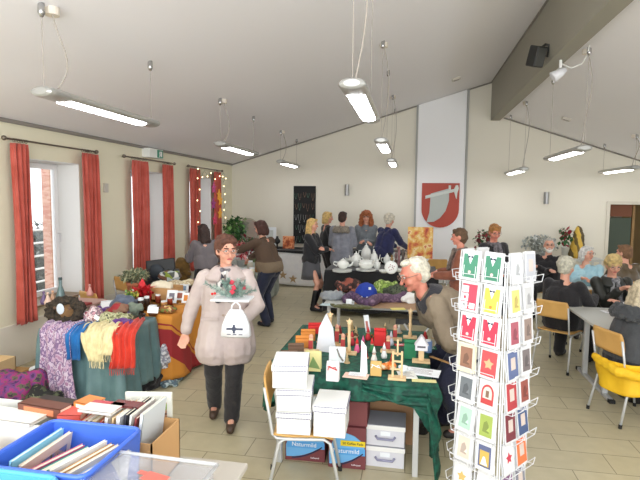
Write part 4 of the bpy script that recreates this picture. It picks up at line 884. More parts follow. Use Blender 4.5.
heap('sweet_bag', 'brown and gold bag of sweets at the back of the craft table', at(352, 338, ZT), (.06, .04, .05), multi('brown_sweets', [(150, 110, 60), (90, 60, 40), (200, 180, 140)], 30), 8, 'sweets')
heap('greenery', 'small bunch of green leaves and red berries on the craft table', at(371, 338, ZT), (.05, .04, .05), multi('berry_green', [(50, 90, 50), (80, 120, 70), (190, 40, 40)], 40, kind='vor'), 8, 'greenery')
t = T('bird_house', 'white paper house with pointed roof on a wooden base', 'ornament', at(421, 362, ZT))
G().box((0, 0, .008), (.13, .08, .016)).ob('base', mwo, t, bev=.003); G().box((0, 0, .06), (.04, .03, .09)).ob('stem', mwo, t, bev=.003)
G().prism([(-.045, .09), (.045, .09), (.045, .13), (0, .2), (-.045, .13)], -.02, .02, yv).ob('house_body', mat('house_white', (226, 224, 228), .6), t)
for s in (-1, 1): G().box((s*.026, 0, .168), (.085, .05, .006), R=Matrix.Rotation(s*.99, 3, 'Y')).ob('roof_board', mat('house_roof', (200, 196, 200), .6), t)
G().box((0, -.022, .12), (.06, .003, .012)).ob('stripe', mat('stripe_dark', (90, 84, 90), .6), t)
t = T('frosted_candle', 'blue and white candle glass behind the paper house', 'candle', at(428, 352, ZT)); G().lathe([(.03, 0), (.032, .09), (.028, .09), (.027, .02)], n=16).ob('glass_cup', mat('candle_blue', (120, 150, 200), .3), t, smooth=True); G().lathe([(.02, .02), (.02, .1), (.002, .104)], n=12).ob('candle_stick', mtxw, t)
def sheet(label, px, py, w, d, rz, m, lines=None, name='flyer', z=ZT, cat='paper'):
    t = T(name, label, cat, at(px, py, z), rz); G().box((0, 0, .0015), (w, d, .003)).ob('paper_sheet', m, t)
    if lines:
        g = G()
        for k in range(5): g.box((-.0+.01*math.sin(k*2), d*(.3-.14*k), .0035), (w*(.6-.07*(k % 3)), d*.03, .001))
        g.ob('print_lines', lines, t)
    return t
mprt = mat('print_mid', (150, 140, 140), .7)
sheet('peach-coloured flyer at the front edge of the craft table', 356, 376, .17, .10, -.1, mat('paper_peach', (236, 204, 186), .7), mprt)
sheet('large white printed flyer at the right of the craft table', 421, 372, .26, .15, -.18, mtxw, mprt)
sheet('white flyer under the cup beside the large flyer', 407, 375, .12, .14, .2, mat('paper_white2', (232, 234, 226), .7), mprt, z=ZT+.004)
sheet('pale yellow flyer at the right front corner of the craft table', 424, 381, .16, .05, .05, mat('card_yellow'))
sheet('red printed leaflet at the back of the craft table', 400, 345, .09, .06, .3, mred, mtxw)
sheet('green checked napkin at the middle of the craft table', 430, 348, .1, .08, .1, mgr, mtxw)
t = T('cup', 'small white cup standing on the flyers', 'cup', at(403, 372, ZT+.008)); G().lathe([(.018, 0), (.03, .02), (.034, .04), (.031, .04), (.026, .018), (.0, .008)], n=18).ob('cup_bowl', mtxw, t, smooth=True); G().tube([(.03, 0, .032), (.045, 0, .03), (.042, 0, .015), (.028, 0, .014)], .003).ob('cup_handle', mtxw, t)
sheet('brown wooden tray behind the large flyer', 440, 360, .2, .03, -.8, mat('tray_wood', (170, 130, 80), .6))
# ------------------------------------------------------------------ knitwear on the grey table
ZK = .742
sheet('brown wrapping paper covering the right half of the grey table', 395, 305, .95, .42, .02, mat('brown_paper', (170, 136, 104), .8), None, 'wrapping_paper', ZK)
t = T('knitted_hat', 'royal blue knitted hat with white trim on the grey table', 'hat', at(366, 299, ZK), .3)
G().lathe([(.002, 0), (.135, 0), (.14, .05), (.125, .12), (.085, .175), (.03, .2), (.001, .205)], n=28).ob('hat_dome', mat('royal_blue_knit', (34, 62, 160), .85, bump=.6, bscale=60), t, smooth=True)
g = G()
for k in range(26): a = 2*math.pi*k/26; g.ell((.142*math.cos(a), .142*math.sin(a), .045+.01*math.sin(k*2)), (.012, .012, .01), 8, 6)
g.ob('white_edging', mtxw, t); G().box((.02, -.11, .15), (.03, .004, .03)).ob('price_tag', mtxw, t)
heap('knitted_hat', 'russet and dark brown woollen hat left of the blue hat', at(350, 293, ZK), (.15, .12, .2), multi('russet_knit', [(150, 80, 64), (60, 40, 36), (170, 104, 86)], 8), 2, 'hat')
heap('scarf', 'grey-blue folded shawl at the left of the grey table', at(333, 299, ZK), (.2, .14, .09), mfab('shawl_grey', (156, 162, 166), (132, 138, 144)), 21)
heap('scarf', 'lime green crocheted scarf right of the blue hat', at(385, 294, ZK), (.19, .16, .16), multi('lime_knit', [(150, 176, 84), (110, 136, 60), (190, 206, 130)], 20), 22)
heap('scarf', 'dark green fluffy scarf near the old man', at(402, 296, ZK), (.22, .16, .14), multi('moss_knit', [(56, 64, 52), (84, 92, 70), (40, 46, 40)], 20), 23)
for nm, pts, r in [('purple', [(345, 303), (352, 300), (360, 304), (367, 306), (374, 304)], .05), ('mauve', [(371, 306), (380, 303), (390, 302), (399, 302), (404, 301)], .055)]:
    g = G(); P3 = [at(a, b_, ZK)+V((0, 0, r*.9+.02*math.sin(i*2))) for i, (a, b_) in enumerate(pts)]; c0 = P3[0].copy()
    for a, b_ in zip(P3, P3[1:]): cap(g, a-c0, b_-c0, r, r*.95)
    tag(remeshed('scarf', g, .012, multi('knit_'+nm, [(92, 66, 96), (74, 54, 80), (110, 84, 110)] if nm == 'purple' else [(112, 88, 110), (92, 70, 92), (130, 104, 124)], 16), None, 2, .014, 12, loc=c0), f'{nm} thick rolled scarf along the front of the grey table', 'scarf')
heap('glove', 'crumpled white gloves at the end of the mauve scarf', at(410, 303, ZK), (.09, .08, .13), mfab('white_wool', (232, 232, 228)), 5, 'gloves')
t = T('mug', 'white mug at the front edge of the grey table', 'mug', at(349, 306, ZK)); G().lathe([(.03, 0), (.036, .01), (.036, .075), (.033, .075), (.032, .01), (0, .008)], n=18).ob('mug_body', mtxw, t, smooth=True); G().tube([(.034, 0, .06), (.055, 0, .055), (.055, 0, .025), (.034, 0, .02)], .005).ob('mug_handle', mtxw, t)
sheet('yellow leaflet beside the white mug', 343, 306, .2, .1, .2, mat('paper_lemon', (226, 214, 120), .7)); sheet('pale blue leaflet at the left end of the grey table', 331, 305, .24, .12, -.1, mat('paper_ice', (190, 210, 214), .7)); sheet('yellow leaflet on the brown wrapping paper', 398, 309, .16, .1, .3, mat('paper_lemon'), z=ZK+.004)
heap('scarf', 'olive green garment lying flat under the purple scarf', at(352, 308, ZK), (.3, .1, .035), mfab('olive_dark', (84, 84, 40)), 29)
t = T('folding_trestle', 'grey folded trolley standing under the knitwear table', 'trolley', (.1, 5.7, 0))
for s in (-1, 1): G().tube([(s*.2, -.1, .02), (s*-.15, .1, .5)], .012).ob('strut', msteel, t)
G().box((0, .12, .52), (.5, .04, .06)).ob('bar', mat('bar_dark', (70, 72, 74), .5), t)
# ------------------------------------------------------------------ white china
mchi = mat('china_white', (238, 240, 234), .15, coat=.5); ZC = .772
def teapot(label, p, r=.08, rz=0, h=1.0, name='teapot'):
    r *= 1.2; h *= .95
    t = T(name, label, name.replace('_', ' '), p, rz, 'white china on the black cloth')
    G().lathe([(.0, 0), (r*.55, 0), (r*.6, .01), (r, r*.75*h), (r*.8, r*1.35*h), (r*.4, r*1.6*h), (r*.42, r*1.68*h)], n=20).ob('pot_body', mchi, t, smooth=True)
    G().lathe([(r*.44, r*1.64*h), (r*.36, r*1.78*h), (r*.08, r*1.9*h), (r*.14, r*2.02*h), (.001, r*2.1*h)], n=16).ob('lid', mchi, t, smooth=True)
    G().tube([(r*.8, 0, r*.5*h), (r*1.3, 0, r*.8*h), (r*1.5, 0, r*1.4*h)], [r*.2, r*.14, r*.09]).ob('spout', mchi, t, smooth=True)
    G().tube([(-r*.8, 0, r*1.2*h), (-r*1.4, 0, r*1.25*h), (-r*1.5, 0, r*.8*h), (-r*.9, 0, r*.4*h)], r*.09).ob('handle', mchi, t, smooth=True)
def plates(label, p, r, n, group='white china on the black cloth'):
    for i in range(n):
        tag(G().lathe([(.0, 0), (r*.6, 0), (r, .014), (r*.98, .018), (r*.58, .006), (0, .006)], n=24).ob('plate', mchi, None, smooth=True, loc=p+V((0, 0, .009*i))), label+(', topmost' if i == n-1 else ', lowest' if i == 0 else ', second from below' if i == 1 else ', third from below'), 'plate', group)
def bowl(label, p, r, h, name='bowl'):
    tag(G().lathe([(.0, 0), (r*.5, 0), (r*.8, h*.45), (r, h), (r*.95, h), (r*.74, h*.45), (0, .012)], n=24).ob(name, mchi, None, smooth=True, loc=p), label, name, 'white china on the black cloth')
plates('white dinner plate in the left china stack', at(342, 272, ZC), .16, 4)
teapot('round lidded white tureen on the left plates', at(343, 271, ZC)+V((0, 0, .045)), .09, 0, .8, 'tureen')
plates('white plate in the middle china stack', at(366, 271, ZC), .17, 3)
bowl('wide white bowl on the front middle plates', at(366, 271, ZC)+V((0, 0, .035)), .14, .1)
bowl('second white bowl nested in the front middle bowl', at(366, 271, ZC)+V((0, 0, .075)), .13, .1)
teapot('tall white coffee pot left of the middle bowls', at(356, 266, ZC), .085, 2.6, 1.3); teapot('tall white coffee pot with high lid at the back middle', at(366, 261, ZC), .085, .4, 1.7)
teapot('white coffee jug behind the middle bowls', at(374, 265, ZC), .06, 0, 2.0, 'jug'); teapot('large white teapot on the right of the china', at(382, 259, ZC), .1, 0, 1.7)
teapot('small white milk jug at the front of the china', at(377, 270, ZC), .05, 1, 1.6, 'jug'); bowl('broad white serving bowl at the right back', at(392, 259, ZC), .16, .12); bowl('white salad bowl beside the serving bowl', at(402, 261, ZC), .14, .09)
bowl('small white dish at the right front', at(400, 272, ZC), .1, .045, 'dish'); bowl('large white bowl behind the upright plate', at(396, 265, ZC), .15, .13); bowl('white bowl at the far right end of the china', at(409, 267, ZC), .11, .1); teapot('small white teapot in the far left corner of the china', at(345, 258, ZC), .06, 2, 1.3); plates('white plate in the right china stack', at(407, 259, ZC), .13, 2); teapot('white lidded pot between the large teapot and serving bowl', at(387, 265, ZC), .06, 0, 1.5)
bowl('white saucer-shaped dish left of the upright plate', at(384, 273, ZC), .09, .05, 'dish'); bowl('white soup bowl in the back left', at(350, 262, ZC), .11, .08)
t = T('plate', 'upright white plate with small flowers propped on the china stall', 'plate', at(391, 274, ZC)+V((0, 0, .105)), 0); t.rotation_euler = (-.2, 0, 0)
G().lathe([(.0, 0), (.065, 0), (.105, .012), (.104, .016), (.063, .005), (0, .005)], R=Matrix.Rotation(math.pi/2, 3, 'X'), n=28).ob('plate_disc', mchi, t, smooth=True)
g = G()
for k in range(9): g.ell((.05*math.cos(k*2.4)*(.4+k/12), -.008, .05*math.sin(k*2.4)*(.4+k/12)), (.008, .003, .008), 8, 6)
g.ob('flower_print', mat('flower_print', (170, 110, 116), .5), t)
# painting, bottles and figures behind the china
t = T('painting', 'autumn-coloured flower painting standing behind the china', 'painting', (.17, 8.95, ZC))
G().box((0, .0, .42), (.44, .02, .56)).ob('canvas', multi('autumn_paint', [(160, 60, 44), (196, 96, 56), (214, 140, 70), (226, 184, 100), (236, 206, 150), (206, 120, 80)], 7, .6, 'noise', (1, 1, 1), 0), t)
G().box((0, 0, .075), (.2, .06, .15)).ob('foot_block', mat('paint_foot', (130, 100, 70), .6), t)
for i, (px, py, h, c, nm) in enumerate([(396, 252, .3, (110, 84, 80), 'brown'), (399, 252, .38, (150, 110, 110), 'dusky pink'), (403, 252, .33, (96, 84, 76), 'dark'), (406, 253, .28, (170, 150, 130), 'beige'), (392, 252, .2, (150, 120, 70), 'tan'), (409, 258, .15, (120, 90, 60), 'short brown')]):
    t = T('figurine', f'{nm} slim figurine standing left of the autumn painting', 'figurine', (atY(px, py, 8.88-.04*(i % 2)).x, 8.88-.04*(i % 2), ZC), 0, 'figurines beside the painting'); m_ = mat('figurine_%d' % i, c, .4)
    G().lathe([(0, 0), (.03, 0), (.035, .02), (.022, h*.5), (.03, h*.65), (.01, h*.8)], n=12).ob('figure_body', m_, t, smooth=True); G().ell((0, 0, h*.87), (.018, .018, .024)).ob('figure_head', m_, t, smooth=True)
mglb = mat('bottle_red', (110, 50, 50), .2)
for i, (px, m_, nm, h) in enumerate([(331, mglb, 'dark red tall bottle on the wall table behind the blonde women', .42), (329.5, mglb, 'shorter dark red bottle behind the blonde women', .3), (375, mat('bottle_grey', (90, 100, 110), .2), 'slim grey bottle behind the curly-haired woman', .5)]):
    p = atY(px, 232, 11.1+.1*(i == 1)); t = T('bottle', nm, 'bottle', (p.x, p.y, .81)); G().lathe([(0, 0), (.045, 0), (.045, h*.55), (.015, h*.72), (.014, h*.95), (0, h*.95)], n=14).ob('bottle_glass', m_, t, smooth=True); G().lathe([(.017, h*.9), (.017, h), (0, h)], n=10).ob('bottle_cap', mtxt, t)
# jewellery board on the wall
t = T('jewellery_board', 'tall black board hung with necklaces on the back wall', 'display board', (-2.55, WY-.03, 0))
G().box((0, 0, 1.56), (.54, .05, 1.4)).ob('board', mat('board_black', (24, 25, 26), .8), t, bev=.004)
rnd = random.Random(4); msil2 = mat('jewel_silver', (150, 152, 150), .3, .6); mjt = mat('jewel_green', (70, 110, 90), .3); mjr = mat('jewel_brown', (120, 90, 70), .3)
for r_ in range(5):
    for k in range(5):
        x = -.2+.1*k+rnd.uniform(-.015, .015); z = 2.1-.26*r_+rnd.uniform(-.02, .02); L = rnd.uniform(.08, .2); g = G()
        g.tube([(x-.03, -.03, z), (x-.024, -.034, z-L*.6), (x, -.036, z-L), (x+.024, -.034, z-L*.6), (x+.03, -.03, z)], .0045, 5); g.ell((x, -.038, z-L), (.013, .008, .018), 8, 6); g.ob('necklace', (msil2, mjt, mjr, msil2)[rnd.randrange(4)], t)
# things on the star table
t = T('lantern_picture', 'orange glowing picture lantern on the black-topped stall', 'lantern', (-2.70, 10.8, .818)); G().box((0, 0, .145), (.25, .1, .29)).ob('lantern_box', multi('orange_picture', [(150, 66, 36), (206, 110, 60), (230, 160, 110), (180, 80, 50)], 8, .6, 'noise', bump=0), t, bev=.004); G().box((0, 0, .008), (.27, .12, .016)).ob('lantern_base', mat('bar_dark'), t)
t = T('hat_stand', 'black necklace bust on the stall left of the orange lantern', 'bust', (-2.98, 10.85, .818)); G().lathe([(.05, 0), (.02, .02), (.02, .1), (.07, .14), (.075, .18), (.03, .24), (.025, .28), (0, .285)], n=16).ob('bust_body', mat('bust_black', (26, 26, 28), .5), t, smooth=True)
t = T('picture_frame', 'white picture frame standing against the back wall by the cardigan woman', 'picture frame', (-3.25, 11.2, .82)); G().box((0, 0, .24), (.3, .02, .44)).ob('frame', mtxw, t, bev=.004); G().box((0, -.012, .26), (.16, .006, .26)).ob('print', mat('print_pale', (206, 210, 206), .6), t)
t = T('oval_mirror', 'oval table mirror near the back left corner', 'mirror', (-3.62, 10.75, .818)); Rm = Matrix.Rotation(math.pi/2, 3, 'X')
G().lathe([(0, -.01), (.25, -.01), (.26, 0), (.25, .012), (0, .012)], (0, 0, .42), 36, Rm).ob('mirror_rim', mat('mirror_rim', (170, 168, 150), .4, .4), t, smooth=False); G().lathe([(0, .013), (.235, .013), (.235, .016), (0, .016)], (0, 0, .42), 36, Rm).ob('mirror_glass', mat('mirror_glass', (214, 216, 206), .12, .7), t)
G().box((0, .02, .08), (.16, .1, .16)).ob('mirror_foot', mat('mirror_rim'), t, bev=.01)
def leafy(label, p, pot_r, pot_h, pot_m, cr, ch, n, size, m1, m2, seed, name='potted_plant', stems=5, cat='plant'):
    t = T(name, label, cat, p); G().lathe([(0, 0), (pot_r*.75, 0), (pot_r, pot_h*.85), (pot_r*1.1, pot_h*.86), (pot_r*1.1, pot_h), (pot_r*.9, pot_h), (0, pot_h*.92)], n=18).ob('pot', pot_m, t, smooth=True)
    g = G(); rnd = random.Random(seed)
    for k in range(stems): a = rnd.uniform(0, 6.28); g.tube([(0, 0, pot_h*.9), (math.cos(a)*cr*.3, math.sin(a)*cr*.3, pot_h+ch*.5), (math.cos(a)*cr*.8, math.sin(a)*cr*.8, pot_h+ch)], .004, 5)
    g.ob('stems', m1, t); g = G(); scatter_leaves(g, (0, 0, pot_h+ch*.6), (cr, cr, ch*.6), n, size, seed); g.ob('foliage', [m1, m2], t); return t
mlf1 = mat('leaf_dark', (50, 96, 50), .6); mlf2 = mat('leaf_light', (110, 156, 84), .6)
leafy('green leafy pot plant near the back left corner beside the mirror', (-3.92, 10.75, .818), .09, .14, mat('pot_white', (220, 216, 206), .5), .3, .46, 420, .13, mlf1, mlf2, 6)
leafy('heather in a tall terracotta pot beside the wooden chair', (-3.62, 6.0, .0)[:2]+(.52,), .095, .3, mat('terracotta', (196, 120, 88), .8), .2, .14, 900, .05, mat('heather_green', (116, 132, 104), .8), mat('heather_pale', (176, 176, 140), .8), 12, 'potted_heather')
tag(G().box((0, 0, .25), (.3, .3, .5)).box((0, 0, .505), (.34, .34, .02)).ob('stool', mat('stool_wood', (150, 120, 90), .6), loc=(-3.62, 6.0, 0)), 'small wooden stool under the potted heather', 'stool')
# ------------------------------------------------------------------ scarf stall
ZS = .745
ml = multi('lilac_print', [(170, 130, 156), (196, 170, 190), (130, 104, 140), (206, 190, 204), (160, 120, 150)], 26, .85, 'noise', (1, 1, .6))
strip('scarf', 'lilac patterned shawl hanging down to the floor at the left of the scarf table', [(-3.12, 4.2, .765), (-3.12, 3.96, .77), (-3.12, 3.885, .72), (-3.10, 3.85, .4), (-3.02, 3.82, .08)], (1, -.05, 0), .34, ml, 4, .014, 30, None, 1)
strip('scarf', 'bright blue scarf hanging over the front of the scarf table', [(-2.94, 4.12, .765), (-2.94, 3.95, .77), (-2.94, 3.865, .72), (-2.94, 3.85, .5)], (1, 0, 0), .17, mfab('blue_silk', (24, 110, 178), (14, 88, 150), scale=8), 3, .012, 20, None, 3)
mcream = mfab('cream_wool', (236, 224, 176), (222, 206, 156), scale=20)
strip('scarf', 'cream fringed scarf spread over the front edge of the scarf table', [(-2.82, 4.2, .765), (-2.79, 3.97, .77), (-2.75, 3.875, .73), (-2.70, 3.85, .50)], (1, .0, 0), .28, mcream, 4, .012, 24, mcream, 2, taper=.45)
strip('scarf', 'narrow cream fringed scarf end right of the wide cream scarf', [(-2.66, 4.1, .78), (-2.63, 3.95, .78), (-2.61, 3.885, .72), (-2.62, 3.85, .56)], (1, .1, 0), .12, mcream, 2, .01, 16, mcream, 5)
mcor = mfab('coral_red', (222, 64, 40), (200, 48, 30), scale=10)
strip('scarf', 'coral red fringed scarf at the right corner of the scarf table', [(-2.60, 4.3, .765), (-2.53, 4.05, .77), (-2.49, 3.93, .72), (-2.48, 3.89, .44)], (1, .35, 0), .22, mcor, 4, .014, 22, mcor, 4)
heap('scarf', 'olive and cream crocheted scarf lying along the scarf table', (-2.80, 4.22, ZS+.01), (.27, .1, .09), multi('olive_crochet', [(90, 94, 60), (140, 140, 100), (190, 190, 150), (70, 70, 50)], 26), 31)
heap('scarf', 'purple scarf at the back of the scarf table', (-2.93, 4.42, ZS+.01), (.2, .1, .09), mfab('purple_silk', (92, 52, 124), (120, 80, 150)), 32)
heap('scarf', 'violet scarf between the crocheted and coral scarves', (-2.62, 4.16, ZS), (.11, .09, .07), mfab('violet_silk', (84, 40, 110), (104, 60, 136)), 33)
t = T('wig_hat', 'black fuzzy fur hat with brown centre and white tag on the scarf table', 'hat', (-3.2, 4.14, ZS), .1); t.scale = (.85, .85, .8)
g = G()
for k in range(16): a = 2*math.pi*k/16; cap(g, (.17*math.cos(a), -.04+.03*math.sin(a), .15+.12*math.sin(a)), (.17*math.cos(a+.39), -.04+.03*math.sin(a+.39), .15+.12*math.sin(a+.39)), .06)
remeshed('fur_rim', g, .011, mat('fur_black', (40, 36, 32), .95, col2=(78, 66, 52), scale=40, bump=.8, bscale=90), t, smooth=1, noisy=.03, nscale=24)
G().ell((0, .0, .14), (.13, .09, .12)).ob('crown', mat('fur_brown', (130, 98, 62), .9, col2=(104, 76, 48), scale=20), t, smooth=True)
G().ell((-.03, -.09, .19), (.045, .008, .065)).ob('white_tag', mat('tag_ice', (206, 216, 226), .6), t)
for s in (-1, 1): G().ell((s*.085-.01, -.085, .2), (.02, .01, .02)).ob('button', mbr, t)
heap('scarf', 'pink and grey striped scarf beside the fur hat', (-2.93, 4.17, ZS), (.08, .12, .17), multi('pink_stripe', [(196, 140, 150), (120, 100, 110), (220, 200, 200), (150, 70, 80)], 30), 34)
heap('hat', 'dark red knitted beret with white tag on the scarf table', (-2.82, 4.38, ZS), (.12, .09, .17), multi('red_brown_knit', [(150, 40, 46), (130, 96, 76), (110, 30, 36)], 10), 35, 'hat')
tag(G().box((0, 0, .02), (.05, .004, .04), R=Matrix.Rotation(.5, 3, 'Y')).ob('price_tag', mtxw, loc=(-2.84, 4.06, ZS+.07)), 'small white price tag on the striped scarf', 'tag')
heap('scarf', 'slate blue shawl heaped at the back right of the scarf table', (-2.92, 4.62, ZS), (.16, .12, .2), mfab('slate_shawl', (96, 106, 122), (74, 84, 100)), 36)
heap('bag', 'grey-green cloth hanging behind the berets', (-2.74, 4.5, ZS), (.09, .08, .15), mfab('sage_cloth', (116, 128, 112)), 37)
# on the sill / back edge: glass bottle, angels, dishes
p = (-3.38, 4.55)
table('narrow side table under the window with glass bottle', -3.72, -3.36, 4.5, 5.0, .8, top=mat('top_rosy', (196, 160, 150), .6))
t = T('glass_bottle', 'tall teal glass bottle on the narrow side table by the window', 'bottle', at(61, 303, .8)); G().lathe([(0, 0), (.055, 0), (.062, .03), (.03, .15), (.016, .19), (.018, .26), (.0, .26)], n=16).ob('bottle_glass', mat('teal_glass', (96, 120, 120), .15), t, smooth=True); G().cyl((0, 0, .255), (0, 0, .28), .02).ob('stopper', mat('stopper_dark', (50, 70, 70), .4), t)
for i, (px, py, c, nm) in enumerate([(44, 304, (110, 90, 130), 'small purple perfume bottle by the window'), (53, 303, (214, 170, 140), 'cream angel figurine by the window'), (48, 305, (230, 200, 180), 'small pink dish by the window'), (90, 296, (220, 160, 150), 'pink figurine on the chair side of the scarf stall')]):
    m_ = mat('trinket_%d' % i, c, .4); t = T('trinket', nm, 'figurine', at(px, py, .8)); G().lathe([(0, 0), (.03, 0), (.04, .03), (.02, .07), (.012, .1), (.0, .12)], n=12).ob('body', m_, t, smooth=True); G().ell((0, 0, .125), (.014, .014, .016)).ob('top', m_, t, smooth=True)
G_ = G().box((0, 0, .01), (.34, .2, .02)); tag(G_.ob('tray', mat('tray_red', (160, 60, 60), .6), loc=(-3.52, 4.62, .8)), 'red tray on the narrow side table', 'tray')
heap('bag', 'black bag stuffed under the scarf table', (-2.58, 4.62, 0), (.12, .26, .2), mblack, 41, 'bag', .15)
heap('scarf', 'pale blue floral cloth lying on the floor under the ochre table', (-2.44, 4.75, 0), (.1, .26, .08), multi('floral_blue', [(120, 150, 160), (90, 110, 120), (180, 196, 196)], 20), 42)
heap('scarf', 'white patterned cloth hanging from under the ochre table', (-2.47, 4.62, .2), (.06, .08, .25), multi('white_pattern', [(200, 200, 206), (150, 150, 160), (224, 224, 226)], 20), 43)
# ------------------------------------------------------------------ ochre table: jars, candles, sweets
def jar(label, px, py, r, h, m, lid=None, z=ZS, name='jar', cat='jar'):
    t = T(name, label, cat, at(px, py, z)); G().lathe([(0, 0), (r, 0), (r, h*.8), (r*.85, h*.88), (0, h*.88)], n=14).ob('jar_body', m, t, smooth=True); G().lathe([(r*.9, h*.84), (r*.9, h), (0, h)], n=14).ob('lid', lid or mtxw, t)
cb = [(60, 44, 36), (146, 62, 40), (186, 130, 66), (110, 70, 44), (200, 40, 40), (90, 104, 70)]
for i, (px, py, r, h, c, nm) in enumerate([(141, 313, .032, .16, 0, 'dark tall candle jar on the ochre table'), (147, 310, .03, .15, 0, 'second dark tall jar on the ochre table'), (153, 315, .045, .1, 3, 'round brown jar with white label on the ochre table'), (133, 298, .035, .1, 5, 'green jar among the flowers on the ochre table'), (158, 303, .03, .1, 1, 'rust coloured jar at the back of the ochre table'), (164, 308, .035, .08, 2, 'amber jar at the right of the ochre table'), (170, 305, .03, .09, 1, 'red-brown jar at the right of the ochre table'), (149, 300, .03, .09, 4, 'red jar beneath the poinsettia'), (127, 304, .04, .09, 0, 'black jar beside the white card')]):
    jar(nm, px, py, r, h, mat('jar_%d' % c, cb[c], .25))
heap('parcel', 'dark wrapped parcel at the left of the ochre table', at(128, 306, ZS), (.14, .08, .06), mat('jar_0'), 51, 'parcel')
heap('sweets', 'tray of amber sweets and nuts on the ochre table', at(168, 312, ZS), (.13, .09, .07), multi('sweets_amber', [(150, 90, 50), (200, 150, 80), (110, 60, 40), (220, 190, 130), (120, 130, 60)], 40, kind='vor'), 52, 'sweets')
heap('sweets', 'olive and brown beaded tray at the front of the ochre table', at(131, 319, ZS), (.15, .06, .035), multi('beads_olive', [(100, 96, 60), (60, 50, 40), (150, 140, 100)], 40), 53, 'beads')
heap('belt', 'black beaded belts lying on the ochre table', at(137, 316, ZS), (.12, .06, .04), mat('jar_0'), 54, 'belt')
for i, (px, py) in enumerate([(124, 312), (126, 319), (108, 308)]):
    t = T('label_card', ['white folded card at the left of the ochre table', 'white folded card at the front edge of the ochre table', 'white printed pack with dark picture behind the scarves'][i], 'card', at(px, py, ZS), .3*i); G().box((0, 0, .035), ((.1, .09, .14)[i], .003, (.06, .05, .1)[i]), R=Matrix.Rotation(-.5, 3, 'X')).ob('card_front', mtxw, t)
    G().box((0, .035, .03), ((.1, .09, .14)[i], .003, (.055, .05, .1)[i]), R=Matrix.Rotation(.5, 3, 'X')).ob('card_back', mtxw, t)
t = leafy('red poinsettia in a small pot on the ochre table', at(143, 302, ZS), .04, .06, mat('jar_3'), .09, .1, 60, .1, mat('poinsettia', (206, 34, 44), .6), mat('poinsettia2', (186, 24, 36), .6), 14, 'poinsettia')
leafy('yellow-green flower arrangement on the ochre table', at(132, 306, ZS), .04, .07, mat('jar_1'), .08, .09, 90, .05, mlf2, mat('petal_yellow', (206, 200, 90), .6), 15, 'flower_pot')
t = T('price_card', 'white price card propped on the round brown jar', 'card', at(153, 313, ZS+.1)); G().box((0, 0, .03), (.11, .004, .06), R=Matrix.Rotation(-.3, 3, 'X')).ob('card_sheet', mtxw, t)
t = T('wire_stand', 'small black wire stand at the right edge of the ochre table', 'stand', at(141, 322, ZS)); g = G()
for k in range(3): g.tube([(-.03+.03*k, 0, 0), (-.03+.03*k, -.02, .06), (-.03+.03*k, .03, .06)], .003, 5)
g.tube([(-.035, -.02, .06), (.035, -.02, .06)], .003, 5); g.ob('wire', mrub, t)
# dark red table
t = T('open_carton', 'brown cardboard box on the dark red table', 'carton', at(160, 299, ZS)+V((0, .1, 0)), -.1); g = G()
for c_, d_ in (((0, 0, .005), (.36, .26, .01)), ((0, -.13, .07), (.36, .006, .14)), ((0, .13, .07), (.36, .006, .14)), ((-.18, 0, .07), (.006, .26, .14)), ((.18, 0, .07), (.006, .26, .14))): g.box(c_, d_)
g.ob('carton_walls', mat('cardboard_tan', (206, 160, 106), .8), t)
heap('tissue', 'cream tissue paper crumpled in the cardboard box', at(160, 299, ZS)+V((0, .1, .06)), (.17, .12, .14), mat('tissue_cream', (236, 226, 200), .8), 61, 'paper')
def framed(label, px, py, w, h, m, z=ZS, rz=.1):
    t = T('framed_card', label, 'card', at(px, py, z), rz); G().box((0, 0, h/2), (w, .006, h), R=Matrix.Rotation(-.35, 3, 'X')).ob('card_sheet', mtxw, t); G().box((0, -.006, h/2), (w*.5, .004, h*.55), R=Matrix.Rotation(-.35, 3, 'X')).ob('picture', m, t); G().box((0, .05, h*.42), (.02, .004, h*.9), R=Matrix.Rotation(.3, 3, 'X')).ob('prop', mtxw, t)
framed('white card with blue-brown picture on the dark red table', 172, 303, .12, .15, mat('pic_slate', (120, 116, 130), .6)); framed('white card with russet picture on the dark red table', 180, 300, .12, .11, mat('pic_russet', (170, 100, 84), .6)); framed('orange and white card near the coat sleeve', 186, 303, .09, .12, mor); framed('white card with blue picture at the back of the dark red table', 184, 292, .12, .1, mat('pic_blue', (130, 160, 190), .6))
heap('biscuits', 'cream paper bags of biscuits in the middle of the dark red table', at(178, 288, ZS), (.2, .14, .1), multi('biscuit_mix', [(226, 214, 180), (196, 176, 140), (236, 230, 206)], 16), 62, 'biscuits')
heap('basket_contents', 'mixed glass and green trinkets at the back of the dark red table', at(170, 281, ZS), (.22, .12, .15), multi('trinket_mix', [(90, 96, 90), (190, 200, 200), (120, 80, 60), (150, 170, 70), (226, 226, 220)], 16, kind='vor'), 63, 'trinkets')
for i, (px, nm) in enumerate([(166, 'left'), (171, 'middle'), (177, 'right')]): jar(nm+' glass jar at the back of the dark red table', px, 279, .04, .15, mat('glass_grey', (150, 160, 160), .15), mat('lid_dark', (70, 74, 74), .4))
for i, (px, py, c) in []: jar(['white', 'red'][i]+' jar on the dark red table right of the coat', px, py, .04, .1, mat('jarx_%d' % i, c, .4))
# black case on a chair behind the dark red table
t = T('black_case', 'black open display case standing behind the dark red table', 'case', (-3.62, 6.72, .0), .25)
G().box((0, 0, .86), (.42, .05, .36), R=Matrix.Rotation(-.25, 3, 'X') @ Matrix.Rotation(-.12, 3, 'Y')).ob('case_lid', mat('case_black', (26, 30, 32), .45), t, bev=.015)
G().box((0, -.2, .70), (.42, .34, .07)).ob('case_base', mat('case_black'), t, bev=.01); G().ell((-.05, -.08, .86), (.11, .03, .12)).ob('inner_pouch', mat('case_slate', (50, 58, 66), .6), t, smooth=True)
G().box((0, -.05, .33), (.4, .3, .66)).ob('case_stand', mat('case_black'), t, bev=.01)
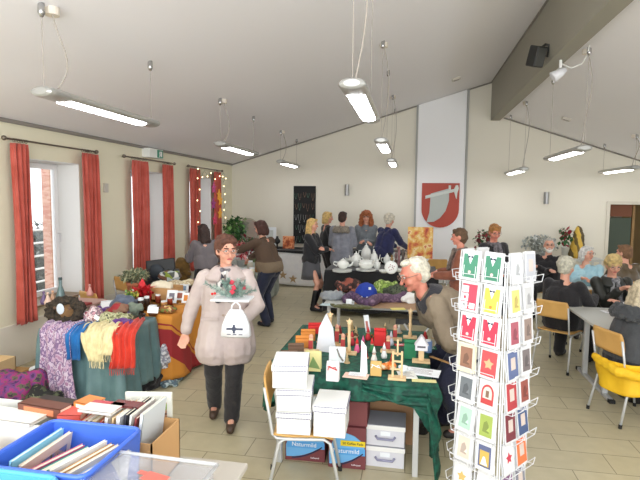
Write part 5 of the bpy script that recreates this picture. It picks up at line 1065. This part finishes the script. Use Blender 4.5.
# fourth left stall
for i, (px, py, c, r, h, nm) in enumerate([(246, 265, (170, 176, 90), .05, .14, 'green glass candle'), (250, 270, (200, 196, 180), .05, .16, 'cream glass candle'), (254, 262, (120, 140, 90), .05, .2, 'olive bottle'), (258, 272, (196, 140, 80), .05, .12, 'amber candle'), (244, 275, (180, 60, 60), .05, .1, 'red candle'), (252, 277, (220, 214, 190), .05, .15, 'pale candle'), (247, 279, (150, 160, 140), .05, .13, 'grey-green candle')]): jar(nm+' on the pale green stall before the cardigan woman', px, py, r, h, mat('stall_%d' % i, c, .35), z=.745)
leafy('red and pink flowers in a bowl beyond the coat woman', V((-2.95, 8.35, .745)), .09, .12, mat('bowl_grey', (190, 190, 186), .4), .17, .26, 150, .09, mat('rose_red', (196, 44, 64), .6), mat('rose_pink', (226, 160, 160), .6), 17, 'flower_bowl', cat='flowers')
leafy('second bowl of dark red flowers at the back of the pale green stall', V((-3.05, 9.0, .745)), .09, .12, mat('bowl_grey'), .17, .3, 130, .09, mat('rose_dark', (140, 40, 54), .6), mlf1, 18, 'flower_bowl', cat='flowers')
# ------------------------------------------------------------------ what the coat woman carries
R0_, JJ = wl
Mw = Matrix.Translation(R0_.location) @ Matrix.Rotation(R0_.rotation_euler.z, 4, 'Z')
hl = Mw @ JJ['arms'][0][2]; hr_ = Mw @ JJ['arms'][1][2]
# fir arrangement on a white tray, resting on the woman's bent forearm
tp = atY(232, 299, 3.60)
t = T('fir_arrangement', 'white tray with fir sprigs and red bows carried by the coat woman', 'arrangement', (tp.x, tp.y, tp.z), .1)
G().box((0, .02, 0), (.30, .2, .014)).ob('tray', mtxw, t, bev=.004)
mfir = mat('fir_needles', (104, 130, 120), .6, col2=(136, 160, 150), scale=20); mfir2 = mat('fir_light', (166, 184, 172), .6)
rnd = random.Random(12)
for k in range(17):
    a = 2*math.pi*k/17+rnd.uniform(-.15, .15); el = rnd.uniform(.15, 1.25); L = rnd.uniform(.15, .23); d = V((math.cos(a)*math.cos(el), math.sin(a)*math.cos(el)*.6, math.sin(el)*.8)); b0 = V((rnd.uniform(-.04, .04), .02, .012)); g = G(); g.tube([b0, b0+d*L], .003, 5)
    for j in range(26):
        u = .15+.85*j/26; p = b0+d*L*u
        for s in range(4):
            w_ = V((rnd.gauss(0, 1), rnd.gauss(0, 1), rnd.gauss(0, 1))); w_ = (w_-d*w_.dot(d)).normalized(); e = p+(w_*.8+d*.6).normalized()*.026; g.tube([p, e], [.0022, .0008], 3, caps=False)
    g.ob('fir_sprig', (mfir, mfir2, mfir)[k % 3], t)
for i, (x, y, z) in enumerate([(-.12, -.05, .05), (-.15, -.02, .04), (.02, -.07, .07), (.03, -.06, .1), (.1, -.03, .1), (.0, .0, .13)]):
    g = G()
    if i < 2: g.ell((x, y, z), (.010, .010, .010)); g.ob('red_berry', mred, t, smooth=True)
    else: g.box((x, y, z), (.035, .012, .03), R=Matrix.Rotation(.4*i, 3, 'Y')); g.ob('red_bow', mat('bow_red', (196, 50, 70), .5), t, bev=.004)
bp_ = atY(236, 321, 3.53)
t = T('carrier_bag', 'small white plastic bag with a blue-grey cross hanging from her hand', 'bag', (bp_.x, bp_.y, bp_.z), .12)
g = G(); 
def bagf(k): return [V((sx*w/2, sy*d/2, z)) for sx, sy in ((-1, -1), (0, -1.25), (1, -1), (1.05, 0), (1, 1), (0, 1.25), (-1, 1), (-1.05, 0)) for w, d, z in (k,)]
g.ring([bagf(k) for k in ((.19, .03, -.125), (.22, .07, -.11), (.2, .075, -.03), (.15, .06, .04), (.09, .03, .09))]); g.ob('bag_body', mat('plastic_white', (240, 240, 242), .35), t, smooth=True)
for s in (-1, 1): G().tube([(s*.035, 0, .085), (s*.03, 0, .12), (0, 0, .15)], .006).ob('bag_handle', mat('plastic_white'), t)
mcr = mat('cross_slate', (66, 72, 92), .6)
G().box((0, -.048, -.05), (.125, .004, .014)).box((-.005, -.0485, -.05), (.016, .004, .065)).box((-.005, -.049, -.05), (.034, .004, .034), R=Matrix.Rotation(.785, 3, 'Y')).ob('cross_emblem', mcr, t)
g = G()
for k in range(3): g.box((-.045+.045*k, -.048, -.092), (.028, .003, .005))
g.ob('small_lettering', mcr, t)
# ------------------------------------------------------------------ card stand
CX, CY = .465, 2.80; NF = math.atan2(-.819, -.574)-.09   # outward direction of the front face
rk = T('card_stand', 'white wire rotating card stand in the right foreground', 'display stand', (CX, CY, 0))
mwire2 = mat('wire_white', (214, 216, 218), .35)
G().tube([(0, 0, .1), (0, 0, 1.66)], .014).ob('pole', mwire2, rk)
for k in range(3):
    a = NF+.5+2*math.pi*k/3; G().tube([(0, 0, .16), (.16*math.cos(a), .16*math.sin(a), .1), (.34*math.cos(a), .34*math.sin(a), .012)], .01).ob('foot', mwire2, rk)
ROWS = 9; PIT = .168; ZTOP = 1.69; HS = .14; COLW = .132
card_cols = []
def cardface(fi, rows, ang):
    nrm = V((math.cos(ang), math.sin(ang), 0)); tx = V((0, 0, 1)).cross(nrm)*1.0    # to the viewer's right when facing the face
    return nrm, tx
ORD = ['top', 'second', 'third', 'fourth', 'fifth', 'sixth', 'seventh', 'eighth', 'lowest']
faces = [('front', NF), ('right', NF+math.pi/2), ('left', NF-math.pi/2), ('back', NF+math.pi)]
C3 = lambda c: c
motifs = {('front', 0): [('white card with a green waistcoat and bow tie', (74, 138, 112), 'vest'), ('red card with small framed pictures', (208, 72, 92), 'frames'), ('white card with a red waistcoat and rosette', (206, 60, 84), 'vest'), ('cream card with a brown family picture', (150, 110, 90), 'pic'), ('white card with a dark lantern picture', (110, 116, 120), 'pic'), ('mint and cream card with a small bear', (176, 214, 190), 'pic'), ('white card with an orange angel picture', (226, 206, 190), 'pic'), ('white card with a gold flower', (214, 180, 110), 'dot'), ('white card with a pale picture', (200, 200, 190), 'pic')],
 ('front', 1): [('white card with a green waistcoat and dark bow tie', (70, 134, 108), 'vest'), ('yellow card with a dark bow tie', (228, 216, 84), 'vest'), ('red card with a white shirt front and bow tie', (208, 58, 82), 'vest'), ('red card with a round wreath picture', (204, 80, 84), 'dot'), ('white card with a red arched picture', (192, 70, 70), 'arch'), ('green card with a child in a meadow', (160, 178, 90), 'pic'), ('white card with a blue and gold picture', (96, 104, 140), 'goldpic'), ('white card with faint writing', (226, 222, 220), 'pic'), ('white card with a grey picture', (180, 180, 180), 'pic')],
 ('right', 0): [('white card with grey flowers', (212, 214, 216), 'pic'), ('yellow and white card with gold leaves', (226, 206, 120), 'pic'), ('red and grey picture card', (170, 90, 104), 'pic'), ('blue patterned card', (96, 110, 150), 'full'), ('red patterned card', (178, 60, 66), 'full'), ('dark red oval card', (120, 50, 60), 'full'), ('white card with red stars', (196, 60, 80), 'dot'), ('purple card', (130, 96, 130), 'full'), ('white card with a blue picture', (140, 160, 190), 'pic')],
 ('right', 1): [('silver-grey card', (186, 188, 194), 'full'), ('white card with grey print', (196, 196, 196), 'pic'), ('brown and white card', (150, 130, 120), 'pic'), ('white card with dark picture', (120, 110, 110), 'pic'), ('brown and red card', (150, 80, 70), 'pic'), ('dark blue card', (70, 90, 130), 'full'), ('bright orange card', (234, 120, 70), 'full'), ('grey and amber card', (130, 130, 140), 'full'), ('white card with a red picture', (190, 90, 90), 'pic')]}
for fn, ang in faces:
    nrm, tx = cardface(fn, ROWS, ang)
    if fn != 'back':
        for sx in (-1, 1): G().tube([nrm*HS+tx*sx*COLW+V((0, 0, .28)), nrm*HS+tx*sx*COLW+V((0, 0, 1.64))], .004, 6).ob('upright_wire', mwire2, rk)
        G().tube([nrm*HS+V((0, 0, .28)), nrm*HS+V((0, 0, 1.64))], .004, 6).ob('upright_wire', mwire2, rk)
    for zz in ((.28, .9, 1.64)): G().tube([nrm*HS-tx*COLW+V((0, 0, zz)), nrm*HS+tx*COLW+V((0, 0, zz))], .004, 6).ob('cross_wire', mwire2, rk)
    for c in (0, 1):
        sx = -1 if c == 0 else 1
        for r_ in range(ROWS):
            zb = ZTOP-PIT*(r_+1)+.004; base = nrm*(HS+.012)+tx*sx*COLW*.5+V((0, 0, zb)); w2 = .057
            if fn == 'back' and r_ > 3: continue
            g = G(); o1 = nrm*.04
            g.tube([base-tx*w2+V((0, 0, .05)), base-tx*w2+V((0, 0, -.004)), base-tx*w2+o1+V((0, 0, .0)), base-tx*w2+o1*1.2+V((0, 0, .04)), base+tx*w2+o1*1.2+V((0, 0, .04)), base+tx*w2+o1, base+tx*w2+V((0, 0, -.004)), base+tx*w2+V((0, 0, .05))], .0023, 5); g.tube([base-tx*w2+o1, base+tx*w2+o1], .0023, 5)
            g.ob('wire_pocket', mwire2, rk)
            if fn == 'back': continue
            if fn == 'left': nm, colr, kind = ('white envelope-backed card', (226, 224, 222), 'none')
            else: nm, colr, kind = motifs[(fn, c)][r_]
            lab = f'{nm}, {ORD[r_]} in the {fn} {["left", "right"][c]} column'
            card = T('greeting_card', lab, 'card', V((CX, CY, 0))+base+nrm*.008, ang+math.pi/2, 'greeting cards in the wire stand')
            H_, W_ = (.157, .105); jit = random.Random(r_*7+c+len(fn)); tilt = Matrix.Rotation(-.10+jit.uniform(-.05, .03), 3, 'X') @ Matrix.Rotation(jit.uniform(-.05, .05), 3, 'Y')
            g = G(); g.box(tilt @ V((0, 0, H_/2)), (W_, .0025, H_), R=tilt); g.box(tilt @ V((.004, .006, H_/2+.004)), (W_, .002, H_), R=tilt); g.box(tilt @ V((-.004, .011, H_/2+.002)), (W_, .002, H_), R=tilt)
            base_m = mat('card_cream', (220, 216, 190), .6) if 'cream' in nm and 'mint' not in nm else mat('card_white', (222, 222, 222), .6)
            g.ob('card_sheet', base_m, card)
            cm_ = mat('cardcol_%d_%d_%d' % colr, colr, .55)
            def pan(name, x, z, w, h, m, lift=.0022): return G().box(tilt @ V((x, -lift, z)), (w, .0014, h), R=tilt).ob(name, m, card)
            def pri(name, poly, m, lift): return G().prism(poly, -lift-.001, -lift, tilt @ yv).ob(name, m, card)
            if kind == 'vest':
                pan('waistcoat', 0, H_*.49, W_*.82, H_*.8, cm_)
                pri('shirt_front', [(-.02, H_*.89), (.02, H_*.89), (.0, H_*.55)], mtxw, .0036)
                bc_ = mat('bow_navy', (40, 40, 70), .5)
                pri('bow_tie', [(-.014, H_*.84), (-.014, H_*.75), (0, H_*.785), (.014, H_*.75), (.014, H_*.84), (0, H_*.805)], bc_, .005)
                pri('rosette', [(.009*math.cos(a), H_*.28+.009*math.sin(a)) for a in [2*math.pi*k/10 for k in range(10)]], mat('rosette_pale', (224, 200, 196), .5) if 'yellow' not in nm else mor, .0036)
                for s in (-1, 1): pri('pocket_line', [(s*.034, H_*.12), (s*.037, H_*.12), (s*.037, H_*.5), (s*.034, H_*.5)], mtxw, .0036)
            elif kind == 'frames':
                pan('red_ground', 0, H_*.5, W_*.86, H_*.86, cm_)
                for x, z, w, h in ((-.024, .75, .036, .036), (-.024, .47, .038, .04), (-.024, .2, .036, .036), (.022, .2, .034, .03)): pan('small_frame', x, H_*z, w, h, mtxw, .0036)
                pan('dark_spot', -.024, H_*.2, .012, .012, mtxt, .005); pan('red_spot', -.024, H_*.47, .014, .016, cm_, .005)
            elif kind == 'full': pan('printed_picture', 0, H_*.5, W_*.88, H_*.88, cm_); pan('inner_motif', 0, H_*.55, W_*.4, H_*.4, mat('motif_soft', (206, 190, 180), .6), .0036)
            elif kind == 'dot':
                pan('tinted_ground', 0, H_*.5, W_*(.84 if 'red card' in nm else .5), H_*(.84 if 'red card' in nm else .3), cm_ if 'red card' in nm else mat('card_blush', (238, 232, 226), .6))
                pri('motif_star' if 'star' in nm else 'motif_disc', [(a*.55, H_*.5+b_*.55) for a, b_ in star5(.055, .03)], mat('disc_tan', (206, 170, 130), .6) if 'red card' in nm else cm_, .0036)
            elif kind == 'arch':
                pri('arched_picture', [(-.036, .03), (.036, .03), (.036, .09)]+[(.036*math.cos(a), .09+.045*math.sin(a)) for a in [math.pi*k/10 for k in range(1, 10)]]+[(-.036, .09)], cm_, .0024)
                pri('arch_inside', [(-.026, .06), (.026, .06), (.026, .09)]+[(.026*math.cos(a), .09+.034*math.sin(a)) for a in [math.pi*k/8 for k in range(1, 8)]]+[(-.026, .09)], mat('arch_pale', (206, 206, 196), .6), .0036); pan('little_figure', 0, .085, .018, .035, mat('figure_brown', (130, 100, 80), .6), .005)
            elif kind in ('pic', 'goldpic'):
                fr = pan('printed_picture', 0, H_*.5, W_*.7, H_*.72, cm_)
                if kind == 'goldpic': pan('gold_inset', 0, H_*.44, W_*.52, H_*.5, mat('gold_inset', (206, 174, 90), .5), .0036); pri('white_figure', [(-.02, H_*.22), (.02, H_*.22), (.004, H_*.5), (-.006, H_*.5)], mtxw, .005)
                else:
                    q1 = tuple(int(v*.8) for v in colr); q2 = tuple(min(245, int(v*1.12)) for v in colr)
                    pri('picture_figure', [(-.018, H_*.3), (.02, H_*.28), (.016, H_*.55), (.004, H_*.68), (-.012, H_*.6)], mat('fig_%d_%d_%d' % q1, q1, .6), .0036); pri('picture_light', [(.006, H_*.36), (.026, H_*.34), (.022, H_*.5)], mat('fig_%d_%d_%d' % q2, q2, .6), .005)
# ------------------------------------------------------------------ right-hand tables, sideboard
def cupset(label, px, py, z=.745):
    t = T('coffee_cup', label, 'cup', at(px, py, z)); G().lathe([(0, 0), (.05, 0), (.07, .012), (.05, .006), (0, .006)], n=18).ob('saucer', mchi, t, smooth=True); G().lathe([(0, .008), (.022, .008), (.036, .055), (.033, .055), (.02, .014), (0, .014)], n=16).ob('cup_bowl', mchi, t, smooth=True)
cupset('white coffee cup on the table of the blue-cardigan woman', 577, 287); cupset('second white coffee cup beside the seated bearded man', 570, 292)
sheet('newspaper lying in front of the woman in pale blue', 574, 293, .3, .22, .2, mtxw, mprt, 'newspaper', .745); sheet('white paper at the hands of the woman in leather jacket', 612, 312, .2, .14, .1, mtxw, mprt, 'paper', .745)
leafy('silvery dried plants in a bowl on the side table by the wall', V((2.75, 11.3, .765)), .12, .1, mat('bowl_grey'), .38, .28, 500, .09, mat('silver_leaf', (150, 156, 150), .6), mat('silver_leaf2', (196, 200, 196), .6), 21, 'dried_plant'); 
leafy('dark red roses in a vase on the side table by the wall', V((3.22, 11.2, .765)), .07, .24, mat('vase_white', (214, 214, 206), .3), .15, .34, 90, .12, mlf1, mat('rose_deep', (150, 24, 50), .6), 22, 'rose_vase', 4, 'flowers')
g = G(); cap(g, (0, 0, .1), (0, 0, .5), .15, .1); cap(g, (0, 0, .5), (.0, 0, .62), .1, .06); cap(g, (-.1, 0, .05), (-.05, 0, .4), .08, .08)
tag(remeshed('draped_figure', g, .012, bands('gold_drape', (1, .2, .15), [(-1, (96, 84, 50)), (-.09, (206, 170, 70)), (-.03, (110, 92, 50)), (.02, (214, 178, 76)), (.1, (90, 76, 50))], -1, .7, .06, 2), None, 2, .02, 10, loc=(3.47, 11.2, .765)), 'golden and brown draped figure on the side table next to the roses', 'figure')
tag(G().lathe([(0, 0), (.05, 0), (.07, .1), (.05, .16), (.03, .2), (0, .2)], n=16).ob('jug', mat('jug_dark', (70, 60, 56), .4), smooth=True, loc=(3.68, 11.25, .765)), 'small dark jug right of the golden draped figure', 'jug')
leafy('dark green plant with red flowers behind the card stand', V((1.55, 11.0, .765)), .1, .12, mat('bowl_grey'), .22, .36, 200, .1, mlf1, mat('rose_dark'), 25, 'potted_plant'); table('small table behind the ginger-haired woman', 1.1, 1.95, 10.8, 11.4, .75)
# ------------------------------------------------------------------ foreground crates and books
ZF = .72
table('trestle table in the left foreground carrying the book crates', -2.35, -.72, .85, 2.12, .72, top=mat('fore_table', (196, 190, 178), .5))
def crate(label, x0, x1, y0, y1, z, h, m, t_=.012, cat='crate', rim=.018, name='plastic_crate', al=None):
    t = T(name, label, cat, ((x0+x1)/2, (y0+y1)/2, z)); w, d = (x1-x0), (y1-y0); g = G(); k = .93
    g.box((0, 0, .006), (w*k, d*k, .012))
    def wall(a, b_): 
        (ax, ay), (bx, by) = a, b_; n_ = V((by-ay, ax-bx, 0)).normalized()*t_*.5
        A, B = V((ax*k, ay*k, 0)), V((bx*k, by*k, 0)); A2, B2 = V((ax, ay, h)), V((bx, by, h)); g.add([A-n_, B-n_, B2-n_, A2-n_, A+n_, B+n_, B2+n_, A2+n_], [(0, 1, 2, 3), (7, 6, 5, 4), (0, 4, 5, 1), (3, 2, 6, 7), (0, 3, 7, 4), (1, 5, 6, 2)])
    c_ = [(-w/2, -d/2), (w/2, -d/2), (w/2, d/2), (-w/2, d/2)]
    for i in range(4): wall(c_[i], c_[(i+1) % 4])
    g.ob('crate_walls', m, t)
    g = G(); rr = .03; pts = []
    for (cx_, cy_), a0 in (((w/2-rr, d/2-rr), 0), ((-w/2+rr, d/2-rr), 90), ((-w/2+rr, -d/2+rr), 180), ((w/2-rr, -d/2+rr), 270)):
        for q in range(5): a = math.radians(a0+q*22.5); pts.append(V((cx_+(rr+.006)*math.cos(a), cy_+(rr+.006)*math.sin(a), h)))
    pts.append(pts[0]); g.tube(pts, rim*.5, 8, caps=False); g.ob('rim', m, t, smooth=True)
    return t
mblue = mat('crate_blue', (72, 112, 214), .3); msky = mat('crate_sky', (96, 190, 232), .3, alpha=.85)
crate('large blue plastic crate of books in the left foreground', -1.455, -1.06, 1.42, 1.77, ZF+.005, .287, mblue)
crate('small light blue plastic basket in front of the blue crate', -1.5, -1.14, 1.12, 1.395, ZF+.005, .285, msky)
def book(label, loc, w, d, h, col, rz=0, tiltx=0, tilty=0, pages=True, pic=None, group=None, name='book'):
    """standing book: thickness w, depth d, height h"""
    t = T(name, label, 'book', loc, rz, group); t.rotation_euler = (tiltx, tilty, rz); m = mat('cover_%d_%d_%d' % col, col, .45); g = G(); c = .0018
    for s in (-1, 1): g.box((s*(w/2-c/2), 0, h/2), (c, d, h))
    g.box((0, -d/2+c, h/2), (w, c*2, h)); g.ob('cover', m, t)
    G().box((0, c, h/2), (w-2*c, d-.008, h-.006)).ob('pages', mat('book_pages', (238, 230, 208), .8), t)
    if pic: G().box((w/2+.0006, 0, h*.5), (.001, d*.8, h*.7)).ob('cover_picture', pic, t)
    return t
# in the blue crate
picb = multi('cover_photo', [(70, 80, 110), (190, 170, 150), (130, 140, 180), (90, 100, 70), (230, 220, 210)], 14, .4, 'noise', bump=0)
zb = ZF+.02
for i, (x, y, w, d, h, col, rz, ty, nm, pc) in enumerate([
    (-1.425, 1.60, .012, .27, .27, (150, 214, 240), 0, .16, 'thin light blue book leaning at the left inside the blue crate', None),
    (-1.395, 1.60, .015, .27, .26, (226, 210, 190), 0, .2, 'large picture book with a photo cover leaning at the left of the blue crate', picb),
    (-1.345, 1.58, .014, .24, .25, (226, 120, 150), -.3, .28, 'thin pink book in the middle of the blue crate', None),
    (-1.315, 1.57, .02, .24, .25, (30, 164, 160), -.3, .3, 'turquoise book with a red picture in the blue crate', mat('red_bird', (206, 80, 60), .5)),
    (-1.215, 1.57, .012, .24, .27, (240, 238, 232), -.25, .15, 'white book standing right of the turquoise one', None),
    (-1.19, 1.57, .016, .24, .26, (196, 150, 100), -.25, .17, 'tan book standing in the right half of the blue crate', None),
    (-1.165, 1.57, .012, .24, .26, (236, 226, 214), -.25, .18, 'cream book standing beside the tan book', None),
    (-1.14, 1.56, .014, .24, .25, (160, 190, 236), -.25, .2, 'pale blue book at the right of the blue crate', None),
    (-1.115, 1.56, .012, .24, .25, (216, 222, 240), -.25, .2, 'white and blue book against the right wall of the blue crate', None)]):
    book(nm, (x, y, zb), w, d, h, col, rz, 0, ty, pic=pc, group='books in the blue crate')
tag(G().prism([(0, 0), (.06, 0), (.02, .16)], 0, .004, yv).ob('folded_paper', mat('paper_buff', (216, 204, 180), .7), loc=(-1.31, 1.3, ZF+.16)), 'buff paper point sticking out of the light blue basket', 'paper')
for i, (x, c) in enumerate([(-1.45, (200, 90, 60)), (-1.41, (230, 220, 190)), (-1.36, (180, 150, 120)), (-1.22, (90, 110, 190))]): book(['red-brown', 'cream', 'tan', 'blue'][i]+' book standing low in the light blue basket', (x, 1.27, ZF+.02), .03, .18, .2, c, 0, group='books in the light blue basket')
# box of books behind (right) and white box (left)
def openbox(label, x0, x1, y0, y1, h, m, name='open_carton'):
    t = T(name, label, 'carton', ((x0+x1)/2, (y0+y1)/2, ZF+.002)); w, d = x1-x0, y1-y0; g = G(); g.box((0, 0, .003), (w, d, .006))
    for sy in (-1, 1): g.box((0, sy*(d/2-.003), h/2), (w, .006, h))
    for sx in (-1, 1): g.box((sx*(w/2-.003), 0, h/2), (.006, d, h))
    g.ob('carton_walls', m, t); return t
openbox('cardboard box of upright books at the right behind the blue crate', -1.40, -1.03, 1.81, 2.06, .21, mat('cardboard_tan'))
openbox('white box with books at the back left of the foreground', -2.25, -1.38, 1.80, 2.02, .245, mat('box_offwhite', (224, 224, 218), .6))
spec = [((226, 70, 50), .02, .24, 'red'), ((240, 236, 226), .014, .25, 'white'), ((236, 214, 170), .02, .25, 'cream'), ((220, 96, 70), .012, .25, 'orange-red'), ((244, 240, 232), .018, .27, 'broad white'), ((236, 200, 150), .012, .27, 'apricot'), ((240, 240, 240), .02, .28, 'thick white'), ((60, 60, 66), .012, .29, 'black'), ((240, 238, 230), .012, .29, 'thin white'), ((130, 60, 60), .012, .28, 'wine-red'), ((214, 220, 222), .016, .3, 'pale grey')]
x = -1.385
for i, (c, w, h, nm) in enumerate(spec):
    book(f'{nm} book standing in the cardboard box, ' + ('leftmost' if i == 0 else f'right of the {spec[i-1][3]} book'), (x-.0015*i, 1.93, ZF+.01), w, .2, h+.02, c, 0, 0, .08+.006*i, group='books in the cardboard box'); x += w+.012
t = book('large gardening book with a green and brown cover standing at the box end', (-1.2, 2.09, ZF+.002), .014, .22, .31, (222, 224, 214), -1.4, 0, .0, pic=multi('garden_photo', [(60, 70, 50), (130, 160, 80), (190, 150, 120), (80, 50, 44), (226, 220, 210)], 16, .4, bump=0))
for i, (px, py, w, d, h, c, rz, nm) in enumerate([(45, 408, .24, .07, .045, (110, 64, 50), -.12, 'thick brown illustrated book lying on the white box'), (62, 402, .24, .05, .035, (40, 30, 30), -.12, 'dark book with cream spine lying at the back on the white box'), (90, 406, .1, .09, .04, (226, 140, 70), -.2, 'orange and white book lying at the right end of the white box'), (74, 412, .1, .1, .03, (214, 90, 80), .2, 'red book lying in the middle on the white box'), (8, 412, .34, .12, .015, (236, 234, 226), -.05, 'white book lying at the left on the white box'), (100, 408, .16, .08, .012, (236, 232, 224), -.05, 'white and pink book lying on the upright books'), (106, 404, .16, .07, .008, (200, 80, 90), -.05, 'pink magazine lying across the upright books'), (128, 403, .14, .06, .008, (120, 60, 60), -.06, 'maroon and white magazine across the upright books')]):
    z_ = .97 if px < 95 else 1.02; p = at(px, py, z_+.02); t = T('book', nm, 'book', (p.x, p.y, z_-(.003 if px < 90 else -.01)), rz, 'books lying on the boxes'); m = mat('cover_%d_%d_%d' % c, c, .45)
    G().box((0, 0, .0015), (w, d, .003)).box((0, 0, h-.0015), (w, d, .003)).box((0, -d/2+.0015, h/2), (w, .003, h)).ob('cover', m, t); G().box((0, .002, h/2), (w-.006, d-.008, h-.004)).ob('pages', mat('book_pages'), t)
    if i in (0, 2): G().box((.0, -d/2-.0008, h/2), (w*.7, .0016, h*.6)).ob('spine_print', mat('spine_print_%d' % i, (200, 120, 80) if i == 0 else (240, 236, 220), .5), t)
for i, (x, y, c, nm) in enumerate([(-1.78, 1.62, (232, 200, 110), 'yellow paperback'), (-1.66, 1.66, (190, 90, 70), 'red-brown paperback'), (-1.9, 1.55, (220, 200, 160), 'buff paperback')]): book(nm+' at the left edge of the foreground beside the blue crate', (x, y, ZF+.002), .03, .2, .22-.02*i, c, .6, group='paperbacks left of the blue crate')
# clear lidded box in front
t = T('clear_box', 'transparent plastic box with lid and red prints in the foreground', 'box', (-.865, 1.38, ZF+.004), -.03)
mclr = mat('clear_plastic', (190, 192, 196), .12, alpha=.16); w, d, h = .40, .46, .27; g = G()
g.box((0, 0, .004), (w*.92, d*.92, .008))
for sx in (-1, 1): g.box((sx*w*.47, 0, h/2), (.004, d*.94, h))
for sy in (-1, 1): g.box((0, sy*d*.47, h/2), (w*.94, .004, h))
g.ob('box_walls', mclr, t); G().box((0, 0, h+.004), (w, d, .008)).ob('lid', mclr, t, bev=.003)
g = G()
for sx in (-1, 1): g.tube([(sx*w*.5, -d/2, h+.006), (sx*w*.5, d/2, h+.006)], .007)
for sy in (-1, 1): g.tube([(-w/2, sy*d*.5, h+.006), (w/2, sy*d*.5, h+.006)], .007)
g.ob('lid_rim', mat('clear_rim', (226, 228, 228), .2, alpha=.5), t, smooth=True)
mrp = mat('print_coral', (226, 110, 96), .5)
G().box((.03, .1, h+.0088), (.09, .05, .0012), rz=-.2).box((-.03, .12, h+.0088), (.03, .02, .0012), rz=-.2).ob('red_sticker', mrp, t); G().box((-.0, .02, h+.0088), (.05, .02, .0012)).ob('small_red_sticker', mrp, t)
for i, (x, c) in enumerate([(-.12, (150, 146, 190)), (-.05, (200, 196, 206)), (.03, (176, 170, 166)), (.1, (190, 186, 180))]): book(['lilac', 'pale grey', 'taupe', 'stone-grey'][i]+' book standing inside the clear box', (-.865+x, 1.38, ZF+.014), .05, .34, .2, c, 0, group='books in the clear box')
# floor by the left wall: cartons and a purple heap
tag(G().box((0, 0, .12), (.5, .36, .24)).box((0, -.182, .16), (.4, .006, .03)).ob('carton', mat('cardboard_brown', (176, 136, 84), .8), loc=(-3.95, 4.05, 0), bev=.004), 'brown cardboard carton on the floor against the left wall', 'carton')
t = T('wooden_crate', 'pale shallow crate on top of the brown carton by the wall', 'crate', (-4.05, 3.98, .242)); g = G(); g.box((0, 0, .005), (.5, .34, .01))
for sy in (-1, 1): g.box((0, sy*.165, .07), (.5, .01, .13))
for sx in (-1, 1): g.box((sx*.245, 0, .07), (.01, .34, .13))
g.ob('crate_walls', mat('crate_pale', (216, 186, 140), .7), t)
tag(G().box((0, 0, .1), (.3, .3, .2)).ob('carton', mat('cardboard'), loc=(-3.6, 4.35, 0), bev=.004), 'smaller cardboard carton on the floor beside the scarf table', 'carton')
heap('tissue', 'crumpled white paper lying on the smaller carton', (-3.55, 4.2, .2), (.13, .1, .08), mtxw, 71, 'paper')
heap('woollens', 'purple and magenta woollens heaped on the floor in front of the scarf stall', (-3.45, 3.7, 0), (.34, .24, .42), multi('purple_wool', [(70, 40, 84), (110, 60, 120), (150, 50, 110), (90, 90, 70), (60, 36, 66)], 16, kind='noise'), 72, 'woollens', .3, 10)
heap('woollens', 'green-brown and black woollens beside the purple heap', (-3.12, 3.66, 0), (.16, .16, .32), multi('moss_wool', [(70, 76, 54), (30, 30, 28), (110, 112, 84)], 14), 73, 'woollens', .3)
